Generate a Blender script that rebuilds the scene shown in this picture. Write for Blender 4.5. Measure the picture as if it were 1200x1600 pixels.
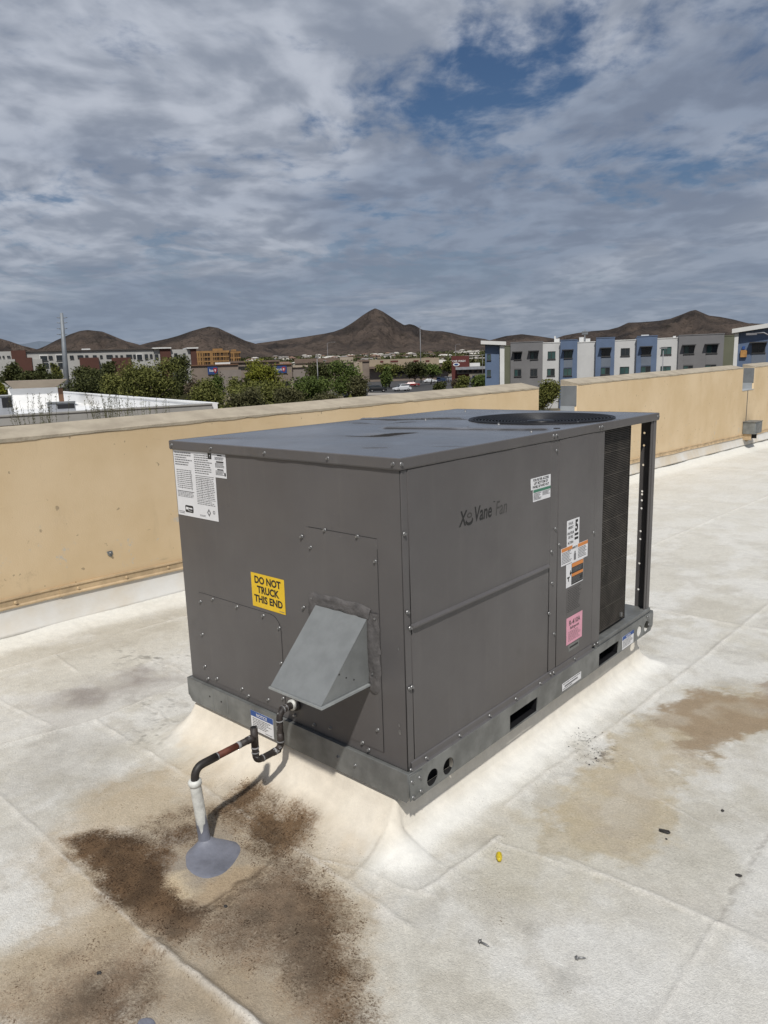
import bpy, bmesh, math, random
import numpy as np
from mathutils import Vector, Matrix

for o in list(bpy.data.objects):
    bpy.data.objects.remove(o)
SC = bpy.context.scene
COL = SC.collection
random.seed(7)
RNG = np.random.default_rng(11)

# ------------------------------------------------------------------ camera
FPX, YAW, PITCH, ROLL = 1141.9, 0.73056, -0.19832, -0.0316
CAM = Vector((1.3485, -1.5779, 1.3442))
FWD = Vector((-math.sin(YAW)*math.cos(PITCH), math.cos(YAW)*math.cos(PITCH), math.sin(PITCH)))
_r = Vector((math.cos(YAW), math.sin(YAW), 0)); _u = _r.cross(FWD)
RGT = _r*math.cos(ROLL) + _u*math.sin(ROLL)
UPV = -_r*math.sin(ROLL) + _u*math.cos(ROLL)
cam = bpy.data.cameras.new("camera"); cam.sensor_fit = 'HORIZONTAL'; cam.sensor_width = 36
cam.lens = 36*FPX/1200; cam.clip_start = 0.05; cam.clip_end = 30000
co = bpy.data.objects.new("camera", cam); COL.objects.link(co)
m = Matrix((RGT, UPV, -FWD)).transposed().to_4x4(); m.translation = CAM
co.matrix_world = m
SC.camera = co

# ------------------------------------------------------------------ sun, exposure
SUN_DIR = Vector((-.137, .155, -.28)).normalized()          # the way the light travels
sun = bpy.data.lights.new("sun", 'SUN'); sun.energy = 3.6; sun.angle = math.radians(1.9)
sun.color = (1.0, .965, .91)
so = bpy.data.objects.new("sun", sun); COL.objects.link(so)
so.rotation_euler = SUN_DIR.to_track_quat('-Z', 'Y').to_euler()
SUN_EL = math.asin(-SUN_DIR.z)
SUN_AZ = math.atan2(-SUN_DIR.x, -SUN_DIR.y)
vs = SC.view_settings
vs.view_transform = 'Standard'; vs.look = 'None'; vs.exposure = 0.0; vs.gamma = 1.0; vs.use_curve_mapping = False
SC.display_settings.display_device = 'sRGB'
SC.cycles.max_bounces = 6; SC.cycles.diffuse_bounces = 3; SC.cycles.glossy_bounces = 3
SC.cycles.transparent_max_bounces = 6; SC.cycles.use_denoising = True
SC.cycles.caustics_reflective = False; SC.cycles.caustics_refractive = False


# ------------------------------------------------------------------ node helper
class NT:
    def __init__(s, tree):
        s.t = tree; s.n = tree.nodes; s.l = tree.links
    def add(s, typ, **kw):
        nd = s.n.new(typ)
        for k, v in kw.items():
            setattr(nd, k, v)
        return nd
    def put(s, sock, v):
        if hasattr(v, 'is_linked') or hasattr(v, 'links'):
            s.l.new(v, sock)
        else:
            if isinstance(v, (tuple, list)) and len(v) == 3 and sock.type == 'RGBA':
                v = (*v, 1)
            sock.default_value = v
    def math(s, op, a, b=0.0, c=0.0, clamp=False):
        nd = s.add('ShaderNodeMath', operation=op); nd.use_clamp = clamp
        s.put(nd.inputs[0], a); s.put(nd.inputs[1], b); s.put(nd.inputs[2], c)
        return nd.outputs[0]
    def vmath(s, op, a, b=(0, 0, 0), sc=None):
        nd = s.add('ShaderNodeVectorMath', operation=op)
        s.put(nd.inputs[0], a); s.put(nd.inputs[1], b)
        if sc is not None: s.put(nd.inputs[3], sc)
        return nd.outputs[0]
    def noise(s, vec, scale, detail=4, rough=.5, dist=0.0, out=0):
        nd = s.add('ShaderNodeTexNoise'); s.put(nd.inputs['Vector'], vec)
        nd.inputs['Scale'].default_value = scale; nd.inputs['Detail'].default_value = detail
        nd.inputs['Roughness'].default_value = rough; nd.inputs['Distortion'].default_value = dist
        return nd.outputs[out]
    def mix(s, f, a, b, mode='MIX'):
        nd = s.add('ShaderNodeMix', data_type='RGBA', blend_type=mode)
        s.put(nd.inputs[0], f); s.put(nd.inputs[6], a); s.put(nd.inputs[7], b)
        return nd.outputs[2]
    def ramp(s, f, lo, hi, a=0.0, b=1.0, smooth=True):
        nd = s.add('ShaderNodeMapRange'); nd.interpolation_type = 'SMOOTHSTEP' if smooth else 'LINEAR'
        s.put(nd.inputs[0], f); s.put(nd.inputs[1], lo); s.put(nd.inputs[2], hi); s.put(nd.inputs[3], a); s.put(nd.inputs[4], b)
        return nd.outputs[0]


# ------------------------------------------------------------------ world: Nishita blue behind a broken cloud deck
W = bpy.data.worlds.new("World"); SC.world = W; W.use_nodes = True
w = NT(W.node_tree); w.n.clear()
sky = w.add('ShaderNodeTexSky', sky_type='NISHITA'); sky.sun_disc = False
sky.sun_elevation = SUN_EL; sky.sun_rotation = SUN_AZ; sky.air_density = 1.3; sky.dust_density = .6; sky.ozone_density = 1.5
tc = w.add('ShaderNodeTexCoord')
dirv = tc.outputs['Generated']
sep = w.add('ShaderNodeSeparateXYZ'); w.put(sep.inputs[0], dirv)
up = w.math('MAXIMUM', sep.outputs[2], 0.0)
den = w.math('ADD', up, .13)
# the deck is a level sheet; its axes are turned so that its bands run across the valley
cx = w.math('ADD', w.math('MULTIPLY', sep.outputs[0], RGT.x), w.math('MULTIPLY', sep.outputs[1], RGT.y))
cy = w.math('ADD', w.math('MULTIPLY', sep.outputs[0], FWD.x), w.math('MULTIPLY', sep.outputs[1], FWD.y))
comb = w.add('ShaderNodeCombineXYZ')
w.put(comb.inputs[0], w.math('DIVIDE', cx, den)); w.put(comb.inputs[1], w.math('DIVIDE', cy, den)); comb.inputs[2].default_value = 3.7
P = comb.outputs[0]
warp = w.vmath('SCALE', w.vmath('SUBTRACT', w.noise(P, 1.3, 3, .45, 0, 1), (.5, .5, .5)), sc=.34)
Pw = w.vmath('ADD', P, warp)
Pw = w.vmath('MULTIPLY', Pw, (1.0, .84, 1.0))
P2 = w.vmath('ADD', Pw, (7.3, 2.1, 1.9))
big = w.noise(Pw, .8, 2, .45)
med = w.noise(Pw, 2.6, 4, .52)
fin = w.noise(P2, 8.5, 5, .6)
cover = w.math('ADD', w.math('MULTIPLY', big, .26), w.math('ADD', w.math('MULTIPLY', med, .36), w.math('MULTIPLY', fin, .38)))
# the break in the deck lies up and to the right of the mountain
gapdir = w.vmath('SUBTRACT', P, (.30, 2.08, 3.7))
gs = w.add('ShaderNodeSeparateXYZ'); w.put(gs.inputs[0], gapdir)
ga = w.math('ADD', w.math('MULTIPLY', gs.outputs[0], .67), w.math('MULTIPLY', gs.outputs[1], -.74))
gb = w.math('ADD', w.math('MULTIPLY', gs.outputs[0], .74), w.math('MULTIPLY', gs.outputs[1], .67))
gd = w.math('SQRT', w.math('ADD', w.math('POWER', w.math('MULTIPLY', ga, 1.05), 2), w.math('POWER', w.math('MULTIPLY', gb, 2.4), 2)))
gap = w.ramp(gd, 0.0, 1.05, 1.0, 0.0)
cover = w.math('SUBTRACT', cover, w.math('MULTIPLY', gap, .130))
cl = w.ramp(cover, .325, .50)
cl = w.math('MAXIMUM', cl, w.ramp(sep.outputs[2], .26, .06, 0, 1))
# thick parts of the deck are grey underneath, thin torn edges glow
lit = w.math('ADD', w.math('MULTIPLY', w.noise(P2, 4.0, 3, .45), .60), w.math('MULTIPLY', w.noise(Pw, 10.0, 4, .5), .40))
shade = w.ramp(lit, .38, .64)
broad = w.ramp(w.noise(P2, .95, 2, .4), .40, .62)
c_dark = w.mix(broad, (.205, .238, .298), (.285, .312, .358)); c_lite = w.mix(broad, (.29, .332, .398), (.51, .53, .565))
ccol = w.mix(shade, c_dark, c_lite)
# low down the deck greys out into a blue-grey veil with a few bright streaks
veil = w.ramp(sep.outputs[2], .24, .01)
streak = w.ramp(w.noise(w.vmath('MULTIPLY', P, (.8, 1.5, 1)), 1.2, 5, .6), .56, .68)
vcol = w.mix(w.math('MULTIPLY', streak, .6), (.235, .276, .326), (.45, .46, .47))
ccol = w.mix(w.math('MULTIPLY', veil, .70), ccol, vcol)
skyb = w.vmath('SCALE', sky.outputs[0], sc=.050)
skyb = w.mix(1.0, skyb, (.60, .76, 1.0), 'MULTIPLY')
ccol = w.mix(1.0, ccol, (.93, .965, 1.04), 'MULTIPLY')
fincol = w.mix(cl, skyb, ccol)
bg = w.add('ShaderNodeBackground'); w.put(bg.inputs[0], fincol); bg.inputs[1].default_value = 1.0
wo = w.add('ShaderNodeOutputWorld'); w.l.new(bg.outputs[0], wo.inputs[0])


# ------------------------------------------------------------------ rays from the photograph's pixels (1200 x 1600)
def ray(x, y):
    return FWD + RGT*((x-600)/FPX) + UPV*((800-y)/FPX)
def hit(x, y, axis, val):
    d = ray(x, y); return CAM + d*((val-CAM[axis])/d[axis])
ROOF_A, ROOF_B = -.17, -.03
def roof_pt(x, y):
    d = ray(x, y); t = (ROOF_A + ROOF_B*CAM.y - CAM.z)/(d.z - ROOF_B*d.y)
    return CAM + d*t
GROUND = -5.15


# ------------------------------------------------------------------ materials
MATS = {}
def mat(name, base=(.5, .5, .5), rough=.6, metal=0.0, var=.0, vscale=4.0, tint=None, bump=0.0, bscale=60.0, spec=.5, detail=5, coord='Object', alpha=None):
    if name in MATS: return MATS[name]
    m = bpy.data.materials.new(name); m.use_nodes = True; t = NT(m.node_tree)
    bs = t.n['Principled BSDF']
    bs.inputs['Roughness'].default_value = rough; bs.inputs['Metallic'].default_value = metal
    bs.inputs['Specular IOR Level'].default_value = spec
    tcn = t.add('ShaderNodeTexCoord'); v = tcn.outputs[coord]
    n = t.noise(v, vscale, detail, .6)
    f = t.ramp(n, .3, .7)
    dark = tint if tint is not None else tuple(c*(1-var) for c in base)
    lite = base if tint is not None else tuple(min(1, c*(1+var*.5)) for c in base)
    t.put(bs.inputs['Base Color'], t.mix(f, dark, lite))
    if bump > 0:
        b = t.add('ShaderNodeBump'); b.inputs['Strength'].default_value = bump; b.inputs['Distance'].default_value = .01
        t.put(b.inputs['Height'], t.noise(v, bscale, 4, .6)); t.put(bs.inputs['Normal'], b.outputs[0])
    MATS[name] = m
    return m


mat('unit_lid_paint', (.150, .150, .160), .30, 0, .18, 2.2, spec=.6)
mat('galvanized', (.222, .228, .222), .52, .45, .30, 9.0, bump=.05, bscale=40)
mat('hood_metal', (.255, .265, .262), .52, .4, .12, 14.0)
mat('lip_highlight_metal', (.40, .42, .42), .45, .4, .2, 12)  # hood metal made paler: the lip's highlight is put into its colour
mat('black_metal', (.015, .015, .017), .45, .2, .2)
mat('void_black', (.006, .006, .007), .9, 0, .1)
mat('coil_core', (.035, .031, .027), .7, .2, .4, 30)
mat('coil_fin', (.085, .075, .063), .6, .3, .4, 14)
mat('steel', (.26, .26, .26), .45, .7, .25, 60)
mat('white_label', (.74, .74, .75), .55, 0, .05, 20)
mat('yellow_label', (.80, .52, .02), .5, 0, .06, 12)
mat('pink_label', (.70, .33, .42), .5, 0, .06, 12)
mat('orange_print', (.62, .22, .05), .55, 0, .05)
mat('green_print', (.05, .19, .12), .55, 0, .05)
mat('blue_print', (.025, .08, .28), .55, 0, .05)
mat('ink', (.012, .012, .012), .55, 0, .05)
mat('soft_ink', (.16, .16, .165), .6, 0, .1)
mat('grey_ink', (.050, .047, .045), .5, 0, .05)
mat('cutline', (.032, .030, .029), .8, 0, .1)
mat('caulk', (.105, .098, .096), .75, 0, .35, 18, bump=.5, bscale=45)
mat('sealant', (.165, .172, .205), .5, 0, .3, 11, bump=.35, bscale=22)
mat('drain_white', (.62, .62, .58), .6, 0, .3, 16, bump=.3, bscale=40)
mat('yellow_plastic', (.62, .47, .02), .35, 0, .15, 60)
mat('rubber', (.035, .032, .030), .7, 0, .2)

um = bpy.data.materials.new('unit_paint'); um.use_nodes = True; MATS['unit_paint'] = um
t = NT(um.node_tree); bs = t.n['Principled BSDF']; v = t.add('ShaderNodeTexCoord').outputs['Object']
c = t.mix(t.ramp(t.noise(v, 2.2, 5, .6), .3, .7), (.093, .087, .086), (.112, .106, .105))
mpu = t.add('ShaderNodeMapping'); t.put(mpu.inputs[0], v); mpu.inputs['Scale'].default_value = (14, 14, .9)
c = t.mix(t.ramp(t.noise(mpu.outputs[0], 1.6, 5, .65), .54, .76, 0, .13), c, (.19, .178, .165))
c = t.mix(t.ramp(t.noise(v, 130, 2, .5), .72, .78, 0, .35), c, (.22, .21, .20))
c = t.mix(t.ramp(t.noise(v, 5, 7, .7), .60, .75, 0, .35), c, (.060, .056, .053))
t.put(bs.inputs['Base Color'], c); t.put(bs.inputs['Roughness'], t.ramp(t.noise(v, 4, 5, .6), .3, .7, .34, .52, False)); bs.inputs['Specular IOR Level'].default_value = .5
b = t.add('ShaderNodeBump'); b.inputs['Strength'].default_value = .35; b.inputs['Distance'].default_value = .02
t.put(b.inputs['Height'], t.noise(v, 3.2, 2, .4)); t.put(bs.inputs['Normal'], b.outputs[0])

# ------------------------------------------------------------------ mesh helpers
def link(name, me, material=None, parent=None, loc=None):
    o = bpy.data.objects.new(name, me); COL.objects.link(o)
    if material is not None and me is not None:
        me.materials.clear(); me.materials.append(MATS[material] if isinstance(material, str) else material)
    if parent is not None: o.parent = parent
    if loc is not None: o.location = loc
    return o
def tag(o, label=None, cat=None, group=None, kind=None):
    if label: o['label'] = label
    if cat: o['category'] = cat
    if group: o['group'] = group
    if kind: o['kind'] = kind
    return o
def empty(name, loc=(0, 0, 0), rz=0):
    o = bpy.data.objects.new(name, None); COL.objects.link(o); o.location = loc; o.rotation_euler = (0, 0, rz)
    o.empty_display_size = .1
    return o
def pydata(name, v, f, smooth=False):
    me = bpy.data.meshes.new(name); me.from_pydata([tuple(a) for a in v], [], [tuple(a) for a in f]); me.update()
    if smooth: me.polygons.foreach_set('use_smooth', [True]*len(me.polygons))
    return me
BOXF = [(0, 3, 2, 1), (4, 5, 6, 7), (0, 1, 5, 4), (1, 2, 6, 5), (2, 3, 7, 6), (3, 0, 4, 7)]
def box_me(name, x0, x1, y0, y1, z0, z1):
    v = [(x0, y0, z0), (x1, y0, z0), (x1, y1, z0), (x0, y1, z0), (x0, y0, z1), (x1, y0, z1), (x1, y1, z1), (x0, y1, z1)]
    return pydata(name, v, BOXF)
def box(name, parent, material, x0, x1, y0, y1, z0, z1, bevel=0):
    if x1 < x0: x0, x1 = x1, x0
    if y1 < y0: y0, y1 = y1, y0
    if z1 < z0: z0, z1 = z1, z0
    me = box_me(name, x0, x1, y0, y1, z0, z1)
    if bevel:
        bm = bmesh.new(); bm.from_mesh(me)
        bmesh.ops.bevel(bm, geom=bm.edges[:], offset=bevel, segments=2, affect='EDGES', profile=.5)
        bm.to_mesh(me); bm.free()
    return link(name, me, material, parent)
def tube_me(name, pts, r, seg=14, caps=True, radii=None):
    """swept tube through the points, rounded by extra ring at each"""
    pts = [Vector(p) for p in pts]; v = []; f = []; n = len(pts)
    prev = None
    for i, p in enumerate(pts):
        if i == 0: t = (pts[1]-pts[0])
        elif i == n-1: t = (pts[-1]-pts[-2])
        else: t = (pts[i+1]-pts[i]).normalized() + (pts[i]-pts[i-1]).normalized()
        t.normalize()
        if prev is None:
            a = t.orthogonal().normalized()
        else:
            a = (prev - t*prev.dot(t)).normalized()
        prev = a; b = t.cross(a)
        rr = radii[i] if radii else r
        for k in range(seg):
            an = 2*math.pi*k/seg
            v.append(p + (a*math.cos(an) + b*math.sin(an))*rr)
    for i in range(n-1):
        for k in range(seg):
            k2 = (k+1) % seg
            f.append((i*seg+k, i*seg+k2, (i+1)*seg+k2, (i+1)*seg+k))
    if caps:
        f.append(tuple(range(seg-1, -1, -1))); f.append(tuple((n-1)*seg+k for k in range(seg)))
    return pydata(name, v, f, True)
def arc(p0, corner, p1, r, n=6):
    """points rounding the corner between p0 and p1"""
    p0, c, p1 = Vector(p0), Vector(corner), Vector(p1)
    a = c + (p0-c).normalized()*r; b = c + (p1-c).normalized()*r
    out = []
    for i in range(n+1):
        t = i/n
        out.append(a*(1-t)**2 + c*2*t*(1-t) + b*t**2)
    return out
def fill_me(name, outer, holes=(), depth=.004):
    """flat plate in XY with holes, extruded to +-depth/2 in Z"""
    cu = bpy.data.curves.new(name, 'CURVE'); cu.dimensions = '2D'; cu.fill_mode = 'BOTH'; cu.extrude = depth/2
    for loop in [outer, *holes]:
        sp = cu.splines.new('POLY'); sp.points.add(len(loop)-1)
        for q, (a, b) in zip(sp.points, loop): q.co = (a, b, 0, 1)
        sp.use_cyclic_u = True
    ob = bpy.data.objects.new(name, cu); me = bpy.data.meshes.new_from_object(ob)
    bpy.data.objects.remove(ob); bpy.data.curves.remove(cu); me.name = name
    return me
def text_me(s, size, bold=0.0, shear=0.0, align='LEFT', space=1.0, line=1.0):
    cu = bpy.data.curves.new('text', 'FONT'); cu.body = s; cu.size = size; cu.offset = bold; cu.shear = shear
    cu.align_x = align; cu.resolution_u = 3; cu.space_character = space; cu.space_line = line
    ob = bpy.data.objects.new('text', cu); me = bpy.data.meshes.new_from_object(ob)
    bpy.data.objects.remove(ob); bpy.data.curves.remove(cu)
    return me
END_M = Matrix(((1, 0, 0, 0), (0, 0, -1, 0), (0, 1, 0, 0), (0, 0, 0, 1)))     # plate drawn in (x, z), facing -Y
SIDE_M = Matrix(((0, 0, 1, 0), (1, 0, 0, 0), (0, 1, 0, 0), (0, 0, 0, 1)))     # plate drawn in (y, z), facing +X
def circ(cx, cy, r, n=24, ry=None):
    ry = ry or r
    return [(cx+r*math.cos(2*math.pi*k/n), cy+ry*math.sin(2*math.pi*k/n)) for k in range(n)]
def rrect(x0, y0, x1, y1, r=(.0, .0, .0, .0), n=5):
    """corners in order: bottom left, bottom right, top right, top left"""
    out = []
    for (cx, cy, a0, rr) in ((x0, y0, 180, r[0]), (x1, y0, 270, r[1]), (x1, y1, 0, r[2]), (x0, y1, 90, r[3])):
        if rr <= 0: out.append((cx, cy)); continue
        ox = cx + (rr if cx == x0 else -rr); oy = cy + (rr if cy == y0 else -rr)
        for k in range(n+1):
            a = math.radians(a0 + 90*k/n); out.append((ox+rr*math.cos(a), oy+rr*math.sin(a)))
    return out

# ------------------------------------------------------------------ numpy noise
def _h(i, j, s):
    v = np.sin(i*127.1 + j*311.7 + s*74.7)*43758.5453
    return v - np.floor(v)
def vnoise(x, y, s=0):
    xi = np.floor(x); yi = np.floor(y); fx = x-xi; fy = y-yi
    fx = fx*fx*(3-2*fx); fy = fy*fy*(3-2*fy)
    a = _h(xi, yi, s); b = _h(xi+1, yi, s); c = _h(xi, yi+1, s); d = _h(xi+1, yi+1, s)
    return (a*(1-fx)+b*fx)*(1-fy) + (c*(1-fx)+d*fx)*fy
def fbm(x, y, s=0, o=5, g=.5):
    t = 0; a = 1; n = 0
    for k in range(o):
        t = t + a*vnoise(x*2**k + k*13.1, y*2**k + k*7.7, s+k); n += a; a *= g
    return t/n
def sstep(e0, e1, x):
    t = np.clip((x-e0)/(e1-e0), 0, 1); return t*t*(3-2*t)
def poly_sd(px, py, poly):
    """signed distance to a polygon, negative inside"""
    d = np.full(px.shape, 1e9); ins = np.zeros(px.shape, bool); n = len(poly)
    for i in range(n):
        ax, ay = poly[i]; bx, by = poly[(i+1) % n]
        ex, ey = bx-ax, by-ay; L2 = ex*ex+ey*ey+1e-12
        t = np.clip(((px-ax)*ex+(py-ay)*ey)/L2, 0, 1)
        d = np.minimum(d, np.hypot(px-ax-t*ex, py-ay-t*ey))
        cond = (ay > py) != (by > py)
        with np.errstate(divide='ignore', invalid='ignore'):
            xi = ax + (py-ay)/(by-ay+1e-15)*ex
        ins ^= cond & (px < xi)
    return np.where(ins, -d, d)
def line_d(px, py, pts):
    d = np.full(px.shape, 1e9)
    for (ax, ay), (bx, by) in zip(pts[:-1], pts[1:]):
        ex, ey = bx-ax, by-ay; L2 = ex*ex+ey*ey+1e-12
        t = np.clip(((px-ax)*ex+(py-ay)*ey)/L2, 0, 1)
        d = np.minimum(d, np.hypot(px-ax-t*ex, py-ay-t*ey))
    return d

# ================================================================== THE ROOF (one sheet with its curb cove, seams and stains)
def grid1(segs):
    out = []
    for a, b, s in segs:
        n = max(1, int(round((b-a)/s))); out += list(np.linspace(a, b, n, endpoint=False))
    out.append(segs[-1][1]); return np.array(out)
gx = grid1([(-3.06, -2.5, .02), (-2.5, -1.5, .014), (-1.5, 1.1, .008), (1.1, 4.5, .06)])
gy = grid1([(-3.2, -1.25, .05), (-1.25, 1.3, .008), (1.3, 3.0, .016), (3.0, 8, .05), (8, 26, .15)])
X, Y = np.meshgrid(gx, gy, indexing='ij')
def roof_px(*q): return [tuple(roof_pt(*a)[:2]) for a in q]
wx = (fbm(X*9, Y*9, 3)-.5)*.12 + (fbm(X*38, Y*38, 4)-.5)*.045 + (fbm(X*95, Y*95, 14, 3)-.5)*.03
wy = (fbm(X*9, Y*9, 5)-.5)*.12 + (fbm(X*38, Y*38, 6)-.5)*.045 + (fbm(X*95, Y*95, 16, 3)-.5)*.03
Xw, Yw = X+wx, Y+wy
sw = (fbm(X*30, Y*30, 8)-.5)*.012
# --- height
Z = ROOF_A + ROOF_B*Y + (fbm(X*1.1, Y*1.1, 21, 4)-.5)*.016 + (fbm(X*7, Y*7, 22, 4)-.5)*.005
XA, XB, YA, YB = -1.15, -.05, .0, 1.85
dxr = np.maximum(X-XB, 0); dxl = np.maximum(XA-X, 0); dyn = np.maximum(YA-Y, 0); dyf = np.maximum(Y-YB, 0)
lump = 1 + (fbm(X*6, Y*6, 31, 3)-.5)*.5
def prof(d, ks, vs_): return np.interp(d, ks, vs_)
pS = prof(dxr*lump, [0, .018, .04, .08, .13, .20, .28], [1, .34, .25, .15, .07, .02, 0])
pE = prof(dyn*lump, [0, .02, .05, .10, .15, .22, .30], [1, .70, .47, .25, .12, .03, 0])
pL = prof(dxl*lump, [0, .02, .05, .10, .16, .24], [1, .65, .40, .18, .06, 0])
pF = prof(dyf*lump, [0, .02, .05, .12, .20, .30], [1, .70, .45, .20, .06, 0])
curb = np.minimum(np.minimum(pS, pE), np.minimum(pL, pF))
# round outside corners
dd = np.hypot(dxr, dyn); cor = (dxr > 0) & (dyn > 0)
wS = dxr/(dxr+dyn+1e-9)
pC = prof(dd*.86*lump, [0, .018, .04, .08, .13, .20, .28], [1, .34, .25, .15, .07, .02, 0])*wS + prof(dd*.86*lump, [0, .02, .05, .10, .15, .22, .30], [1, .70, .47, .25, .12, .03, 0])*(1-wS)
curb = np.where(cor, pC, curb)
dd2 = np.hypot(dxl, dyn); cor2 = (dxl > 0) & (dyn > 0)
curb = np.where(cor2, prof(dd2*.86*lump, [0, .02, .05, .10, .16, .24], [1, .68, .43, .2, .08, 0]), curb)
Z = Z*(1-curb) + (-.004)*curb
# parapet cant
cd = X-(-3.0)
cantn = (fbm(X*3, Y*1.2, 41, 3)-.5)*.06
cant = np.interp(cd+cantn, [-.1, .0, .10, .22, .36], [1, .92, .42, .12, 0])
zbar = .06-.0225*Y
Z = Z + cant*np.maximum(zbar-.17-Z, .02)
# --- seams (laps of the membrane), raised
SEAMS = [([(-1.62, -.217), (-1.0, -.222), (-.25, -.240), (.214, -.262)], .004, .010),
         ([(-2.3, -.735), (-1.345, -.735), (-.264, -.756)], .0035, .008), ([(-.264, -.756), (.107, -.742), (.7, -.73)], .014, .015),
         ([(-1.78, -.9), (-1.70, -.50), (-1.63, -.21), (-1.66, .27), (-1.7, 1.1)], .005, .010),
         ([(-2.6, -.41), (-2.17, -.405), (-1.76, -.366)], .003, .008),
         ([(.16, -.14), (.17, -.09), (.178, .10), (.19, .23)], .006, .009),
         ([(.115, .38), (.115, .62), (.15, 1.2), (.16, 2.08), (.17, 4.0)], .005, .012),
         ([(.40, .27), (.54, .28), (.98, .30), (1.6, .31)], .003, .010),
         ([(.84, -.6), (.845, .29)], .0025, .008),
         ([(-2.58, -1.2), (-2.56, .03), (-2.6, 1.4), (-2.62, 5), (-2.62, 14)], .005, .012),
         ([(-2.57, .03), (-2.25, .0)], .004, .009),
         ([(.06, -.03), (.02, -.13), (.06, -.23)], .0025, .006), ([(-.22, -.25), (-.06, -.19), (.12, -.165), (.2, -.12)], .003, .006), ([(.19, .2), (.33, .23), (.52, .27)], .0025, .006), ([(.3, 1.0), (.45, .8), (.7, .72)], .002, .007), ([(-1.45, .3), (-1.9, .36), (-2.2, .30)], .003, .008), ([(-1.3, -.05), (-1.5, .02), (-1.62, .0)], .003, .007),
         ([(-1.6, 2.9), (4, 3.0)], .005, .016), ([(-2.5, 4.7), (4, 4.75)], .005, .02), ([(-1.1, 2.95), (-1.05, 12)], .005, .02),
         ([(.9, 3.0), (.95, 16)], .005, .02), ([(-2.5, 7.4), (4, 7.5)], .006, .03), ([(-2.5, 11), (4, 11.1)], .006, .04)]
seamm = np.zeros_like(X)
for pts, hgt, wd in SEAMS:
    d = line_d(X+sw, Y+sw, pts)
    brk = .35 + .9*fbm(X*14, Y*14, 51, 3)
    g = np.exp(-(d/wd)**2)*brk
    Z = Z + g*hgt*1.7; seamm = np.maximum(seamm, g)
crack = np.zeros_like(X)
for pts in ([(-.272, -.745), (-.278, -.50), (-.285, -.29)], [(.84, .83), (.845, .29)], [(-.66, -.205), (-.45, -.215), (-.30, -.25)], [(-.50, -.13), (-.42, -.22), (-.31, -.30)], [(-.245, -.72), (-.255, -.55), (-.25, -.46)],):
    d = line_d(X + (fbm(X*45, Y*45, 61, 2)-.5)*.03, Y + (fbm(X*45, Y*45, 62, 2)-.5)*.03, pts)
    crack = np.maximum(crack, np.exp(-(d/.0065)**2)*(.4+.8*fbm(X*10, Y*10, 63, 2)))
Z = Z - crack*.003
# --- colour
def rgb(*c): return np.array(c)[None, None, :]
def lay(Cc, m, c, k=1.0): return Cc*(1-(m*k)[..., None]) + rgb(*c)*(m*k)[..., None]
C0 = np.broadcast_to(rgb(.66, .645, .60), X.shape+(3,)).copy()
n1 = fbm(X*1.7, Y*1.7, 71, 5); n2 = fbm(X*6, Y*6, 72, 5); n3 = fbm(X*22, Y*22, 73, 4)
C0 = lay(C0, sstep(.42, .70, n1)*sstep(.3, .75, n2), (.55, .52, .445), .55)
C0 = lay(C0, sstep(.50, .74, n2)*sstep(.35, .7, n3), (.42, .40, .36), .5)
C0 = lay(C0, sstep(.44, .60, fbm(X*3.1+4, Y*2.3, 74, 6, .6)), (.53, .495, .41), .5)
C0 = lay(C0, sstep(.52, .68, fbm(X*4.7, Y*5.5+8, 75, 6, .62)), (.45, .415, .345), .45)
C0 = lay(C0, sstep(.35, .9, (X-.1)*.9+(n1-.5)*1.2)*sstep(.9, -.2, Y), (.68, .67, .64), .6)
grain = .30 + .40*sstep(.45, .7, n2)*sstep(.4, .6, n1)
SCOL = np.broadcast_to(rgb(.30, .22, .14), X.shape+(3,)).copy(); SMASK = np.zeros_like(X)
def stain(polypx, soft, col, k, gr=0.0, rag=1.0, nz=None, rim=0.0):
    global C0, grain, SCOL, SMASK
    poly = roof_px(*polypx)
    sd = poly_sd(X+wx*rag, Y+wy*rag, poly)
    mk = sstep(soft, -soft, sd)
    if nz is not None: mk = mk*nz
    if rim: C0 = lay(C0, np.exp(-((sd+.012)/.014)**2)*sstep(.35, .65, fbm(X*11, Y*11, 83, 3)), tuple(q*.62 for q in col), rim)
    if gr >= .6 and sum(col) < .7:
        sd2 = poly_sd(X+wx*rag*.5, Y+wy*rag*.5, poly); m2 = sstep(soft*1.7+.03, -soft*1.2-.02, sd2)
        if nz is not None: m2 = m2*(.35+.65*nz)
        SCOL = lay(SCOL, np.clip(m2*1.4, 0, 1), col, .95); SMASK = np.maximum(SMASK, m2*min(1, k*1.06))
    else: C0 = lay(C0, mk, col, k)
    grain = np.maximum(grain, sstep(soft+.09, -.01, sd)*gr*1.15)
    return mk
blot = .55+.65*sstep(.3, .7, fbm(X*7, Y*7, 81, 4)); blot2 = .45+.8*sstep(.3, .7, fbm(X*13, Y*13, 82, 4))
blot = np.clip(blot, 0, 1); blot2 = np.clip(blot2, 0, 1)
# grey dirt, left
stain([(40, 1095), (150, 1060), (240, 1045), (300, 1060), (180, 1110), (90, 1140)], .12, (.33, .30, .275), .55, .4, 1.2, blot)
stain([(0, 1200), (110, 1140), (200, 1150), (190, 1230), (90, 1270), (0, 1260)], .14, (.37, .35, .31), .5, .4, 1.2, blot)
stain([(180, 1050), (225, 1040), (240, 1062), (200, 1070)], .06, (.27, .235, .215), .6, .4, 1.2, blot)
stain([(100, 1085), (160, 1072), (170, 1095), (120, 1108)], .06, (.25, .22, .20), .6, .4, 1.2, blot)
stain([(0, 975), (130, 960), (280, 930), (290, 985), (120, 1030), (0, 1040)], .10, (.42, .385, .315), .5, .25, 1.2, blot)
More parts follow.
